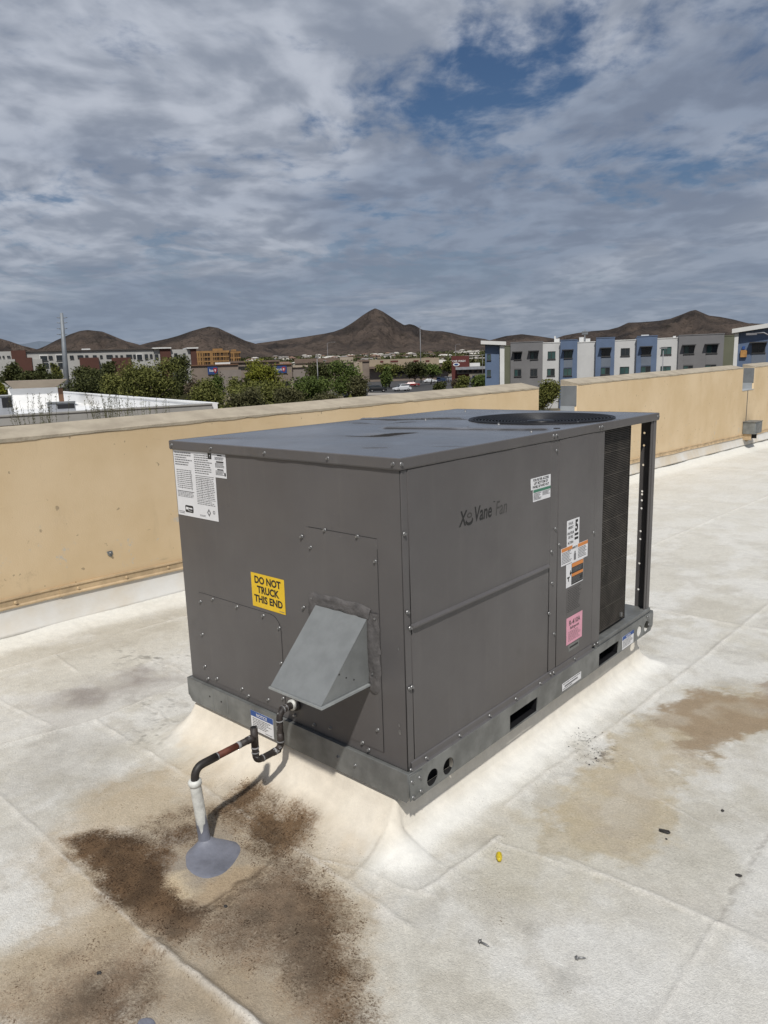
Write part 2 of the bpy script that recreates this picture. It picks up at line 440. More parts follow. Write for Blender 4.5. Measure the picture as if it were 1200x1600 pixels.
# wide tan wash around the drain
stain([(60, 1330), (150, 1245), (240, 1195), (330, 1190), (420, 1190), (520, 1235), (600, 1300), (560, 1360), (570, 1450), (600, 1600), (0, 1620), (-60, 1540), (80, 1440)], .10, (.45, .345, .21), .62, .6, 1.2, np.clip(blot+.2, 0, 1), .35)
stain([(310, 1120), (400, 1150), (520, 1210), (640, 1270), (600, 1300), (480, 1250), (380, 1215), (290, 1180)], .05, (.58, .455, .30), .55, .35, .9, np.clip(blot+.1, 0, 1))
stain([(90, 1470), (240, 1400), (330, 1440), (420, 1420), (520, 1420), (560, 1620), (0, 1640), (-80, 1560)], .10, (.34, .26, .165), .55, .6, 1.0, blot)
stain([(110, 1312), (225, 1285), (330, 1240), (430, 1235), (510, 1285), (475, 1340), (540, 1440), (575, 1610), (40, 1610), (120, 1530), (245, 1480), (170, 1400)], .05, (.30, .245, .18), .62, .5, 1.3, np.clip(blot2+.1, 0, 1), .3)
# dark brown
DK = (.070, .042, .022)
stain([(108, 1310), (150, 1296), (215, 1302), (262, 1330), (258, 1375), (300, 1415), (330, 1440), (270, 1470), (225, 1448), (165, 1395), (132, 1345)], .028, DK, .95, .9, .9, np.clip(blot2+.3, 0, 1))
stain([(215, 1290), (300, 1262), (330, 1290), (300, 1330), (250, 1330)], .05, DK, .62, .8, 1.0, blot2)
stain([(330, 1262), (400, 1228), (450, 1250), (505, 1282), (470, 1318), (440, 1352), (405, 1340), (385, 1300)], .04, (.085, .054, .030), .82, 1.0, 1.0, blot2)
stain([(430, 1350), (465, 1345), (500, 1380), (530, 1430), (545, 1500), (575, 1610), (490, 1600), (420, 1500), (300, 1482), (320, 1440), (375, 1390)], .05, (.125, .092, .064), .80, .8, .9, np.clip(blot+.15, 0, 1))
stain([(470, 1350), (505, 1372), (545, 1440), (560, 1520), (600, 1620), (560, 1620), (525, 1520), (500, 1430)], .045, (.10, .063, .035), .65, .95, 1.0, blot2)
stain([(40, 1610), (95, 1545), (190, 1490), (232, 1478), (225, 1550), (245, 1620)], .07, (.105, .074, .050), .82, .7, 1.0, np.clip(blot+.15, 0, 1))
stain([(-60, 1600), (20, 1520), (130, 1470), (210, 1465), (120, 1540), (60, 1620)], .08, (.20, .155, .11), .55, .7, 1.0, blot2)
stain([(240, 1310), (300, 1290), (390, 1300), (400, 1350), (300, 1390), (230, 1360)], .05, (.27, .245, .22), .5, .6, 1.0, blot2)
stain([(258, 1372), (290, 1358), (312, 1392), (285, 1408), (250, 1395)], .035, (.62, .51, .345), .9, .1, .8)
stain([(330, 1375), (400, 1350), (415, 1362), (350, 1420), (310, 1410)], .03, (.40, .30, .19), .7, .3, .8)
# right hand stains
stain([(830, 1300), (900, 1235), (960, 1165), (1010, 1120), (1090, 1085), (1180, 1075), (1210, 1130), (1140, 1160), (1075, 1205), (1055, 1275), (975, 1355), (905, 1350)], .06, (.45, .365, .225), .72, .5, 1.9, np.clip(blot+.1, 0, 1), .4)
stain([(1010, 1125), (1055, 1095), (1110, 1076), (1165, 1088), (1220, 1055), (1230, 1125), (1150, 1150), (1095, 1190), (1070, 1170), (1050, 1140)], .05, (.28, .20, .125), .75, .5, 1.9, np.clip(blot+.1, 0, 1), .35)
stain([(900, 1310), (985, 1210), (1040, 1200), (1010, 1270), (960, 1330)], .06, (.42, .375, .315), .5, .3, 1.6, blot)
stain([(740, 1330), (820, 1300), (950, 1350), (930, 1420), (800, 1420), (730, 1380)], .10, (.47, .43, .33), .55, .25, 1.2, blot)
stain([(650, 1330), (700, 1290), (800, 1260), (830, 1290), (720, 1330), (660, 1350)], .03, (.46, .40, .29), .45, .25, 1.0, blot)
stain([(1060, 1280), (1180, 1230), (1200, 1300), (1120, 1400), (1030, 1380)], .12, (.43, .405, .335), .5, .25, 1.2, blot)
stain([(620, 1340), (700, 1400), (690, 1440), (600, 1420), (560, 1360)], .08, (.40, .38, .34), .45, .4, 1.2, blot)
stain([(815, 1445), (845, 1440), (850, 1470), (820, 1475)], .03, (.34, .315, .27), .5, .5, 1.0)
stain([(855, 1515), (890, 1515), (890, 1545), (860, 1545)], .03, (.40, .385, .35), .6, .6, 1.0)
# dirty patch of grit on the cove
dg = np.hypot(X-.10, (Y-.98)*.8); C0 = lay(C0, np.exp(-(dg/.07)**2)*sstep(.56, .70, fbm(X*60, Y*60, 91, 3)), (.10, .09, .075), .7)
dg = np.hypot(X-.20, (Y-.95)*.7); C0 = lay(C0, np.exp(-(dg/.07)**2)*sstep(.58, .70, fbm(X*60, Y*60, 92, 3)), (.14, .11, .08), .7)
for (ax, ay) in ((-1.55, .05), (-1.30, -.10), (-2.3, .25), (-2.1, .35), (-1.95, .45)):
    dg = np.hypot(X-ax, Y-ay); C0 = lay(C0, np.exp(-(dg/.12)**2)*sstep(.64, .74, fbm(X*40, Y*40, 93, 3)), (.15, .14, .12), .6)
# freshly coated cove round the unit and along the parapet is cleaner
cl_side = sstep(.02, .25, curb)*sstep(-.02, .05, X+.03)
C0 = lay(C0, sstep(.015, .14, curb)*sstep(-.05, .02, X), (.735, .72, .67), .95)
C0 = lay(C0, sstep(.10, .5, curb)*sstep(.05, -.02, X), (.72, .665, .57), .75)
C0 = lay(C0, sstep(.02, .3, cant)*np.clip(.5+n2, 0, 1), (.70, .685, .63), .9)
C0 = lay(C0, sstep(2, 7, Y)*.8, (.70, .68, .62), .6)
# seams: pale tops, dark cracks
C0 = lay(C0, np.clip(seamm*1.0-.35, 0, 1), (.74, .71, .65), .9)
bz = np.clip(np.exp(-(np.hypot(X+.35, Y+.5)/.55)**2)*1.4, 0, 1)
C0 = lay(C0, np.clip(crack, 0, 1), (.075, .052, .034), .40 + .6*bz)
C0 = np.clip(C0*1.03, .01, .82)
grain = np.clip(grain*(1-.8*sstep(.1, .4, curb)), 0, 1)
nx_, ny_ = X.shape
verts = np.stack([X, Y, Z], -1).reshape(-1, 3)
idx = np.arange(nx_*ny_).reshape(nx_, ny_)
quads = np.stack([idx[:-1, :-1], idx[1:, :-1], idx[1:, 1:], idx[:-1, 1:]], -1).reshape(-1, 4)
me = bpy.data.meshes.new('roof')
me.vertices.add(len(verts)); me.vertices.foreach_set('co', verts.ravel().astype(np.float32))
me.loops.add(quads.size); me.loops.foreach_set('vertex_index', quads.ravel().astype(np.int32))
me.polygons.add(len(quads)); me.polygons.foreach_set('loop_start', np.arange(0, quads.size, 4, dtype=np.int32))
me.polygons.foreach_set('loop_total', np.full(len(quads), 4, dtype=np.int32))
me.update(calc_edges=True)
me.polygons.foreach_set('use_smooth', np.ones(len(quads), dtype=bool))
at_ = me.color_attributes.new('rcol', 'FLOAT_COLOR', 'POINT')
buf = np.ones((len(verts), 4), np.float32); buf[:, :3] = C0.reshape(-1, 3); buf[:, 3] = grain.reshape(-1)
at_.data.foreach_set('color', buf.ravel())
at2 = me.color_attributes.new('scol', 'FLOAT_COLOR', 'POINT')
buf[:, :3] = SCOL.reshape(-1, 3); buf[:, 3] = np.clip(SMASK*(1-.9*sstep(.12, .5, curb)), 0, 1).reshape(-1); at2.data.foreach_set('color', buf.ravel())
at3 = me.attributes.new('coat', 'FLOAT', 'POINT'); at3.data.foreach_set('value', np.clip(sstep(.02, .2, curb)+.7*sstep(.05, .3, cant), 0, 1).reshape(-1).astype(np.float32))
rm = bpy.data.materials.new('roof_coating'); rm.use_nodes = True; MATS['roof_coating'] = rm
t = NT(rm.node_tree); bs = t.n['Principled BSDF']
a = t.add('ShaderNodeAttribute'); a.attribute_name = 'rcol'
v = t.add('ShaderNodeTexCoord').outputs['Object']
fine = t.noise(v, 300, 3, .6); fine2 = t.noise(v, 420, 2, .5); mid = t.noise(v, 26, 5, .6)
a2 = t.add('ShaderNodeAttribute'); a2.attribute_name = 'scol'; a3 = t.add('ShaderNodeAttribute'); a3.attribute_name = 'coat'
gn = t.math('ADD', t.math('MULTIPLY', t.noise(v, 120, 4, .75), .62), t.math('MULTIPLY', t.noise(v, 22, 5, .65), .38))
gthr = t.ramp(gn, .33, .67, .12, .88, False)
sm_ = t.ramp(a2.outputs['Alpha'], t.math('SUBTRACT', gthr, .40), t.math('ADD', gthr, .40))
scl = t.mix(t.ramp(t.noise(v, 9, 5, .65), .35, .68), a2.outputs['Color'], t.mix(1.0, a2.outputs['Color'], (1.75, 1.72, 1.68), 'MULTIPLY'))
acol = t.mix(t.math('MULTIPLY', sm_, t.ramp(a2.outputs['Alpha'], 0, .35)), a.outputs['Color'], scl)
colr = t.mix(t.math('SUBTRACT', 1.0, t.math('MULTIPLY', a3.outputs['Fac'], .75)), acol, t.mix(1.0, acol, t.ramp(t.math('ADD', t.math('MULTIPLY', fine, .5), t.math('MULTIPLY', t.noise(v, 130, 3, .6), .5)), .32, .68, .76, 1.13, False), 'MULTIPLY'))
colr = t.mix(1.0, colr, t.ramp(mid, .3, .7, .93, 1.06, False), 'MULTIPLY')
thr = t.math('SUBTRACT', .70, t.math('MULTIPLY', a.outputs['Alpha'], .17))
spk = t.ramp(t.math('ADD', t.math('MULTIPLY', t.noise(v, 175, 4, .75), .75), t.math('MULTIPLY', mid, .25)), thr, t.math('ADD', thr, .045))
colr = t.mix(t.math('MULTIPLY', spk, t.ramp(a.outputs['Alpha'], .2, .9, .35, .9)), colr, t.mix(1.0, colr, (.26, .20, .15), 'MULTIPLY'))
t.put(bs.inputs['Base Color'], colr); bs.inputs['Roughness'].default_value = .82; bs.inputs['Specular IOR Level'].default_value = .25
b = t.add('ShaderNodeBump'); t.put(b.inputs['Strength'], t.math('SUBTRACT', .62, t.math('MULTIPLY', a3.outputs['Fac'], .45))); b.inputs['Distance'].default_value = .008
t.put(b.inputs['Height'], t.math('ADD', t.math('MULTIPLY', fine, .7), t.math('MULTIPLY', t.noise(v, 100, 4, .65), .6))); t.put(bs.inputs['Normal'], b.outputs[0])
roof = link('roof', me, 'roof_coating'); tag(roof, 'weathered white coated flat roof with brown water stains', 'roof', kind='structure')

# ================================================================== PARAPET
pm = bpy.data.materials.new('parapet_paint'); pm.use_nodes = True; MATS['parapet_paint'] = pm
t = NT(pm.node_tree); bs = t.n['Principled BSDF']; v = t.add('ShaderNodeTexCoord').outputs['Object']
mp = t.add('ShaderNodeMapping'); t.put(mp.inputs[0], v); mp.inputs['Scale'].default_value = (1, 1, .25)
c = t.mix(t.ramp(t.noise(v, 1.3, 5, .6), .3, .72), (.61, .46, .275), (.69, .54, .35))
c = t.mix(t.ramp(t.noise(mp.outputs[0], 5, 5, .65), .58, .78, 0, .28), c, (.36, .28, .18))
c = t.mix(t.ramp(t.noise(v, 17, 3, .5), .685, .71, 0, .6), c, (.24, .185, .125))
mp2 = t.add('ShaderNodeMapping'); t.put(mp2.inputs[0], v); mp2.inputs['Scale'].default_value = (1, .55, 5.0); mp2.inputs['Rotation'].default_value = (.22, 0, 0)
c = t.mix(t.ramp(t.noise(mp2.outputs[0], 3.1, 5, .6), .66, .74, 0, .4), c, (.33, .265, .18))
sz_ = t.add('ShaderNodeSeparateXYZ'); t.put(sz_.inputs[0], v); low = t.ramp(t.math('ADD', sz_.outputs[2], t.math('MULTIPLY', sz_.outputs[1], .0225)), .62, .25)
c = t.mix(t.math('MULTIPLY', low, t.ramp(t.noise(v, 5.5, 7, .75), .60, .66)), c, (.50, .47, .42))
c = t.mix(t.math('MULTIPLY', low, t.ramp(t.noise(v, 3.1, 7, .75), .58, .74, 0, .5)), c, (.30, .23, .15))
c = t.mix(t.ramp(t.noise(v, 9, 6, .7), .72, .75, 0, .35), c, (.70, .66, .58))
t.put(bs.inputs['Base Color'], c); bs.inputs['Roughness'].default_value = .8; bs.inputs['Specular IOR Level'].default_value = .25
b = t.add('ShaderNodeBump'); b.inputs['Strength'].default_value = .25; b.inputs['Distance'].default_value = .004
t.put(b.inputs['Height'], t.math('ADD', t.noise(v, 120, 3, .6), t.math('MULTIPLY', t.noise(v, 9, 5, .6), 1.5))); t.put(bs.inputs['Normal'], b.outputs[0])
mat('coping', (.45, .39, .295), .85, 0, .4, 5, tint=(.33, .28, .21), bump=.5, bscale=60, detail=8)
mat('reveal_grey', (.19, .20, .205), .8, 0, .15, 5, bump=.2)
mat('reveal_metal', (.40, .42, .43), .6, .1, .15, 5)
mat('bar_paint', (.54, .40, .24), .7, 0, .25, 7, bump=.3, bscale=30)
mat('flash_sheet', (.68, .67, .64), .6, 0, .3, 1.6, tint=(.58, .50, .38), bump=.3, bscale=12)
mat('box_metal', (.20, .215, .215), .6, .2, .25, 8)

WX = -3.0
def ptop(y): return 1.005 + .0055*y
para = empty('parapet_wall', (WX, 0, ROOF_A))
def to_para(o): o.location = -para.location; return o
NOT = [(6.03, 6.98), (13.85, 14.6)]; NZ = .63
loop = [(-7, -5.1), (26, -5.1), (26, ptop(26)-.02)]
for (a_, b_) in reversed(NOT):
    loop += [(b_, ptop(b_)-.02), (b_, NZ), (a_, NZ), (a_, ptop(a_)-.02)]
loop += [(-7, ptop(-7)-.02)]
wm = fill_me('wall', loop, (), .23); wm.transform(SIDE_M); wm.transform(Matrix.Translation((WX-.115, 0, 0)))
to_para(link('wall', wm, 'parapet_paint', para))
def coping_me(y0, y1):
    n = max(2, int((y1-y0)/.04)); ys = np.linspace(y0, y1, n); vv = []; ff = []
    for y in ys:
        e = (vnoise(np.array(y*9.), np.array(.5), 5)-.5)*.012 + (vnoise(np.array(y*31.), np.array(.5), 6)-.5)*.006
        tz = ptop(y) + (vnoise(np.array(y*2.), np.array(3.), 8)-.5)*.004
        vv += [(WX+.004, y, ptop(y)-.020+e), (WX+.004, y, tz-.004), (WX-.004, y, tz), (WX-.232, y, tz+.050), (WX-.236, y, tz+.045), (WX-.236, y, ptop(y)-.03)]
    for i in range(n-1):
        for k in range(5):
            a_ = i*6+k; ff.append((a_, a_+1, a_+7, a_+6))
    ff.append((0, 1, 2, 3, 4, 5)[::-1]); ff.append(tuple((n-1)*6+k for k in range(6)))
    return pydata('coping', vv, ff)
prev_y = -7
for (a_, b_) in NOT+[(26, 27)]:
    ys = np.linspace(prev_y, a_, max(2, int(round((a_-prev_y)/3.05))+1))
    for y0, y1 in zip(ys[:-1], ys[1:]):
        to_para(link('coping', coping_me(y0+.002, y1-.002), 'coping', para))
    prev_y = b_
for (a_, b_) in NOT:
    # grey end faces of the notch with a paler metal wrap at the foot, and a sill
    to_para(box('reveal', para, 'reveal_grey', WX-.225, WX-.006, b_-.006, b_+.0, .765, ptop(b_)-.024))
    to_para(box('reveal_flashing', para, 'reveal_metal', WX-.225, WX-.03, b_-.010, b_+.0, NZ, .763))
    to_para(box('reveal', para, 'reveal_grey', WX-.225, WX-.006, a_-.0, a_+.006, .765, ptop(a_)-.024))
    to_para(box('notch_sill', para, 'reveal_metal', WX-.232, WX+.006, a_+.01, b_-.01, NZ-.002, NZ+.012))
# termination bar in lengths, its screws, and the flashing below
bar_len = 3.05; y = -5.82
scr_wall = bmesh.new()
bmesh.ops.create_cone(scr_wall, cap_ends=True, segments=10, radius1=.011, radius2=.007, depth=.010)
bmesh.ops.rotate(scr_wall, verts=scr_wall.verts, cent=(0, 0, 0), matrix=Matrix.Rotation(math.pi/2, 3, 'Y'))
scr_me = bpy.data.meshes.new('bar_screw'); scr_wall.to_mesh(scr_me); scr_wall.free(); scr_me.materials.append(MATS['bar_paint'])
k = 0
while y < 20:
    y1 = y+bar_len
    vv = []; ff = []; n = 26
    off = .0 if k % 2 else .004
    for i in range(n):
        yy = y + .004 + (bar_len+.03)*i/(n-1); z = .06-.0225*yy + .003*math.sin(yy*4.1)
        pr = [(.0, .026), (.011+off, .028), (.013+off, .018), (.007+off, .012), (.007+off, -.020), (.014+off, -.028), (.014+off, -.036), (.0, -.037)]
        vv += [(WX+a_, yy, z+c_) for a_, c_ in pr]
    for i in range(n-1):
        for q in range(7): ff.append((i*8+q, (i+1)*8+q, (i+1)*8+q+1, i*8+q+1))
    ff.append(tuple(range(8))); ff.append(tuple((n-1)*8+q for q in range(7, -1, -1)))
    bar = to_para(link('termination_bar', pydata('termination_bar', vv, ff), 'bar_paint', para))
    yy = y+.12
    while yy < y1-.05:
        if -1.5 < yy < 16:
            s_ = bpy.data.objects.new('screw', scr_me); COL.objects.link(s_); s_.parent = bar
            s_.location = (WX+.013, yy, .06-.0225*yy-.004+random.uniform(-.003, .003))
        yy += .305+random.uniform(-.03, .03)
    # metal/membrane flashing sheet hanging below the bar, bottom edge loose
    nn = 40; vv = []; ff = []
    for i in range(nn):
        yy = y + bar_len*i/(nn-1) + .002; z = .06-.0225*yy
        wv = (vnoise(np.array(yy*3.), np.array(1.), 9)-.5)*.02
        pr = [(.005, -.034), (.008, -.075), (.020+wv*.3, -.120), (.036+wv*.8, -.175+wv*.4), (.045+wv, -.192+wv*.4), (.040+wv, -.193+wv*.4)]
        vv += [(WX+a_, yy, z+c_) for a_, c_ in pr]
    for i in range(nn-1):
        for q in range(5): ff.append((i*6+q, (i+1)*6+q, (i+1)*6+q+1, i*6+q+1))
    to_para(link('flashing', pydata('flashing', vv, ff, True), 'flash_sheet', para))
    y = y1; k += 1
to_para(box('joint_sealant', para, 'caulk', WX-.001, WX+.003, 14.20, 14.235, -.02, NZ-.004))
tag(para, 'long tan painted parapet with grey coping and two notches behind the unit', 'parapet')

# small anchor left in the parapet
an = empty('wall_anchor', (WX, .63, .22)); an.scale = (.6, .6, .6); o = link('bolt', tube_me('bolt', [(0, 0, 0), (.03, 0, 0)], .012, 8), 'steel', an)
o = link('bracket', fill_me('bracket', [(-.03, .02), (.03, .02), (.035, -.01), (.012, -.045), (-.02, -.02)], [circ(0, 0, .011, 8)], .006), 'box_metal', an)
o.data.transform(SIDE_M); o.location = (.006, 0, 0)
tag(an, 'small rusty bolt and bracket sticking out of the tan parapet', 'anchor')
# metal box on the far parapet
bx_ = empty('junction_box', (WX, 14.25, -.28))
box('body', bx_, 'box_metal', .004, .24, -.23, .23, .06, .29, .008)
box('lid', bx_, 'galvanized', .0, .25, -.24, .24, .291, .302)
box('front_plate', bx_, 'galvanized', .242, .247, -.18, .08, .09, .26)
box('bracket', bx_, 'bar_paint', .004, .16, -.20, -.17, -.06, .058)
box('bracket', bx_, 'black_metal', .004, .16, .17, .20, -.06, .058)
box('conduit', bx_, 'bar_paint', .006, .05, -.05, .02, -.10, .058)
tag(bx_, 'small grey metal box mounted low on the far tan parapet', 'box')

# ================================================================== THE ROOFTOP UNIT
UW, UL, UH, RO, LO, RH = 1.1628, 1.889, 1.0825, .016, .006, .099
unit = empty('rooftop_air_conditioner', (0, 0, 0))
tag(unit, 'large dark grey packaged air conditioner on a galvanized base rail', 'air conditioner')
def end_pt(x, y): h = hit(x, y, 1, 0.0); return (h.x, h.z)
def side_pt(x, y): h = hit(x, y, 0, 0.0); return (h.y, h.z)
def plate(name, face, outer, holes=(), depth=.004, at=0.0, material='unit_paint', parent=None, bevel=0):
    """at = distance of the plate's outer surface from the cabinet face"""
    me = fill_me(name, outer, holes, depth)
    me.transform(Matrix.Translation((0, 0, at-depth/2)))
    me.transform(END_M if face == 'end' else SIDE_M)
    return link(name, me, material, parent or unit)
def R4(x0, z0, x1, z1): return [(x0, z0), (x1, z0), (x1, z1), (x0, z1)]

# base rail: four plates with fork pockets and lifting holes, pan inside
ch = .024
def rail_outline(a, b): return [(a+ch, 0), (b-ch, 0), (b, ch*.9), (b, RH), (a, RH), (a, ch*.9)]
pockets = [R4(.569, .004, .767, .064), R4(1.303, .004, 1.503, .064)]
holes = [circ(.104, .036, .029), circ(.190, .036, .029), circ(1.742, .038, .028), circ(1.827, .038, .028)]
def rail(name, me, M):
    me.transform(M); return link(name, me, 'galvanized', unit)
side_rail = fill_me('rail', rail_outline(-RO, UL+RO), pockets+holes, .004)
rs = rail('base_rail', side_rail, SIDE_M); rs.location = (RO-.002, 0, 0)
rb = rail('base_rail', side_rail.copy(), Matrix()); rb.location = (-UW-RO+.002, 0, 0)
end_rail = fill_me('rail', [(a_, b_) for a_, b_ in [(-UW-RO+.004, .024), (-UW-RO+.026, 0), (RO-.004-ch*.3, 0), (RO-.005, .010), (RO-.005, RH), (-UW-RO+.004, RH)]], (), .004)
re_ = rail('base_rail', end_rail, END_M); re_.location = (0, -RO+.002, 0)
rf = rail('base_rail', end_rail.copy(), Matrix()); rf.location = (0, UL+RO-.002, 0)
for y0, y1 in ((.569, .767), (1.303, 1.503)):          # pocket channels right through the base
    for (za, zb) in ((.002, .004), (.0645, .067)):
        box('fork_channel', unit, 'black_metal', -UW+.02, RO-.006, y0, y1, za, zb)
    box('fork_channel', unit, 'black_metal', -UW*.5-.01, -UW*.5+.01, y0+.002, y1-.002, .005, .064)
    box('fork_channel', unit, 'black_metal', -UW+.02, RO-.006, y0-.004, y0-.001, .002, .067)
    box('fork_channel', unit, 'black_metal', -UW+.02, RO-.006, y1+.001, y1+.004, .002, .067)
box('rail_flange', unit, 'galvanized', -.018, RO-.0045, -RO+.005, UL+RO-.006, RH-.006, RH-.002)
box('rail_flange', unit, 'galvanized', -UW-RO+.006, -.0185, -RO+.005, .03, RH-.006, RH-.002)
# bump flange on the pan bottom edge, bent lip along the side
lipv = []; lipf = []
prf = [(.001, RH+.028), (.006, RH+.024), (.0085, RH+.006), (.0135, RH+.001), (.0135, RH-.0015)]
for i, y in enumerate((.012, .93, 1.245)):
    lipv += [(a_, y, c_) for a_, c_ in prf]
for i in range(2):
    for q in range(4): lipf.append((i*5+q, i*5+q+1, (i+1)*5+q+1, (i+1)*5+q))
link('bottom_lip', pydata('bottom_lip', lipv, lipf), 'unit_paint', unit)
box('lip_gap', unit, 'cutline', .0, .0105, .014, 1.243, RH-.001, RH+.0042)
box('base_pan', unit, 'galvanized', -UW+.002, -.0190, .032, UL-.002, RH-.012, RH+.012)
box('base_pan', unit, 'galvanized', -.0188, .010, 1.30, UL-.004, RH-.0015, RH+.020, .003)
box('hole_shade_sheet', unit, 'void_black', RO-.034, RO-.0305, .06, .235, .004, .070)  # black sheets added to paint the shade inside the lifting holes
box('hole_shade_sheet', unit, 'void_black', RO-.030, RO-.0065, .06, .235, .0015, .0032)
# corner gussets on the rail
plate('gusset', 'side', [(-.013, .008), (.048, .030), (.050, .092), (-.013, .094)], (), .003, RO+.003, 'galvanized')
plate('gusset', 'side', [(UL-.035, .030), (UL+.010, .022), (UL+.013, .092), (UL-.035, .092)], (), .003, RO+.003, 'galvanized')

# cabinet: closed box over the blower section, thin sheets round the condenser section
bd = box('cabinet', unit, 'unit_paint', -UW, -.001, 0, .93, RH+.0012, UH-.012)
box('rear_panel', unit, 'unit_paint', -UW, -UW+.004, .931, 1.32, RH+.013, UH-.012)
box('divider', unit, 'void_black', -UW+.005, -.006, 1.318, 1.322, RH+.013, UH-.06)
plate('corner_post', 'side', R4(.001, RH+.002, .0285, UH-.037), (), .003, .0025)
pp = empty  # keep name short below
upz = .566
fp = plate('filter_panel', 'side', R4(.030, upz, .868, UH-.037), (), .004, .0045)
plate('blower_panel', 'side', R4(.034, RH+.029, .866, upz-.006), (), .003, .0022)
# drip rib where the upper panel laps over the lower one
ribv = [];
for y, e in ((.027, .0), (.034, 1.), (.858, 1.), (.866, .0)):
    ribv += [(.0046, y, upz+.009), (.0046+.009*e, y, upz+.0025), (.0046+.009*e, y, upz-.003), (.0022, y, upz-.006)]
ribf = []
for i in range(3):
    for q in range(3): ribf.append((i*4+q, i*4+q+1, (i+1)*4+q+1, (i+1)*4+q))
link('drip_edge', pydata('drip_edge', ribv, ribf), 'unit_paint', fp)
plate('mullion', 'side', R4(.870, RH+.030, .9275, UH-.037), (), .004, .004)
cp = plate('control_panel', 'side', R4(.9315, RH+.029, 1.2425, UH-.037), (), .004, .005)
plate('mullion', 'side', R4(1.2455, RH+.010, 1.322, UH-.037), (), .004, .0042)
# thin dark joints between the sheets
for a_, b_ in ((.0285, .030), (.868, .870), (.9275, .9315), (1.2425, 1.2455)):
    plate('joint', 'side', R4(a_, RH+.03, b_, UH-.037), (), .001, .0014, 'cutline')
plate('joint', 'end', R4(-.0012, RH+.002, .0006, UH-.036), (), .001, .0008, 'cutline')

# condenser coil: an L of fins behind the open end
coil = box('condenser_coil', unit, 'coil_core', -.062, -.030, 1.300, 1.652, RH+.021, UH-.04)
box('coil_return', coil, 'coil_core', -UW+.03, -.0625, 1.620, 1.652, RH+.021, UH-.04)
fv = []; ff = []
zz = RH+.030; k = 0
while zz < UH-.045:
    for (x0, x1, y0, y1) in ((-.030, -.0265, 1.322, 1.653), (-UW+.03, -.027, 1.6525, 1.656)):
        b0 = len(fv); h_ = .0022 if k % 13 else .0042
        fv += [(x0, y0, zz), (x1, y0, zz), (x1, y1, zz), (x0, y1, zz), (x0, y0, zz+h_), (x1, y0, zz+h_), (x1, y1, zz+h_), (x0, y1, zz+h_)]
        ff += [tuple(b0+q for q in f_) for f_ in BOXF]
    zz += .0078; k += 1
fo = link('fins', pydata('fins', fv, ff), 'coil_fin', coil); fo['kind'] = 'stuff'
box('coil_edge', coil, 'black_metal', -.062, -.0268, 1.6565, 1.662, RH+.021, UH-.04)
for z_ in (.93, .50):
    box('clip', coil, 'steel', -.0262, -.018, 1.323, 1.335, z_, z_+.022)
for y_ in (1.335, 1.60):
    box('clip', coil, 'steel', -.0262, -.018, y_, y_+.016, RH+.045, RH+.065)
tb = link('refrigerant_stub', tube_me('stub', [(-.10, 1.70, RH+.015), (-.10, 1.70, RH+.075), (-.06, 1.70, RH+.09)], .012, 10), 'black_metal', unit)

# open corner posts
def corner_post(xs, sgn):
    p_ = box('open_post', unit, 'unit_paint', xs-.004 if sgn > 0 else xs, xs if sgn > 0 else xs+.004, UL-.060, UL, RH-.001, UH-.036)
    hz = [.985, .925, .83, .70, .685, .655, .615, .50, .46, .335, .20]
    x0, x1 = (-.072, -.004) if sgn > 0 else (.004, .072)
    hs = [circ((x0 if sgn > 0 else x1)+(.016 if sgn > 0 else -.016), z_, .0055, 8) for z_ in hz]
    me = fill_me('post_flange', R4(x0, RH-.001, x1, UH-.036), hs, .003); me.transform(END_M)
    f_ = link('post_flange', me, 'unit_paint', p_); f_.location = (xs, UL-.0025, 0)
    box('post_bead', p_, 'unit_paint', xs-.001, xs+.0035*sgn, UL-.042, UL-.030, RH+.002, UH-.038)
    return p_
corner_post(0, 1); corner_post(-UW, -1)

# lid with fan opening, folded lip, beads and shallow dents
FX, FY, FR = -.346, 1.405, .325
from mathutils.geometry import delaunay_2d_cdt
lx0, lx1, ly0, ly1 = -UW-LO, LO, -LO, UL+LO
gxs = np.linspace(lx0, lx1, 110); gys = np.linspace(ly0, ly1, 170)
vin = [Vector((a_, b_)) for a_ in gxs for b_ in gys if math.hypot(a_-FX, b_-FY) > FR+.015]
base_n = len(vin); circn = 64
vin += [Vector((FX+FR*math.cos(2*math.pi*q/circn), FY+FR*math.sin(2*math.pi*q/circn))) for q in range(circn)]
ed = [(base_n+q, base_n+(q+1) % circn) for q in range(circn)]
vo, eo, fo_, *_ = delaunay_2d_cdt(vin, ed, [], 0, 1e-5)
def top_xy(x, y): h = hit(x, y, 2, UH); return (h.x, h.y)
def lid_z(x, y):
    x = np.asarray(x); y = np.asarray(y)
    edge = np.minimum(np.minimum(x-lx0, lx1-x), np.minimum(y-ly0, ly1-y)); ew = np.clip(edge/.12, 0, 1)
    fan = np.clip((np.hypot(x-FX, y-FY)-FR)/.06, 0, 1)
    z = (fbm(x*2.2+5, y*2.2, 101, 2)-.5)*.012*ew
    for (q0, q1, hh, ww) in ((top_xy(566, 655), top_xy(742, 655), .007, .020), (top_xy(604, 669), top_xy(850, 671), .008, .020)):
        z = z + hh*np.exp(-(line_d(x, y, [q0, q1])/ww)**2)
    c1 = top_xy(585, 679); z = z - .014*np.exp(-(np.hypot((x-c1[0])*1.0, (y-c1[1])*1.5)/.085)**2)
    c1 = top_xy(600, 659); z = z - .012*np.exp(-(np.hypot((x-c1[0])*1.3, (y-c1[1])*1.3)/.10)**2)
    return UH + z*fan
va = np.array([(q.x, q.y) for q in vo]); vz = lid_z(va[:, 0], va[:, 1])
lf = []
for f_ in fo_:
    c_ = va[list(f_)].mean(0)
    if math.hypot(c_[0]-FX, c_[1]-FY) > FR*.995: lf.append(tuple(f_))
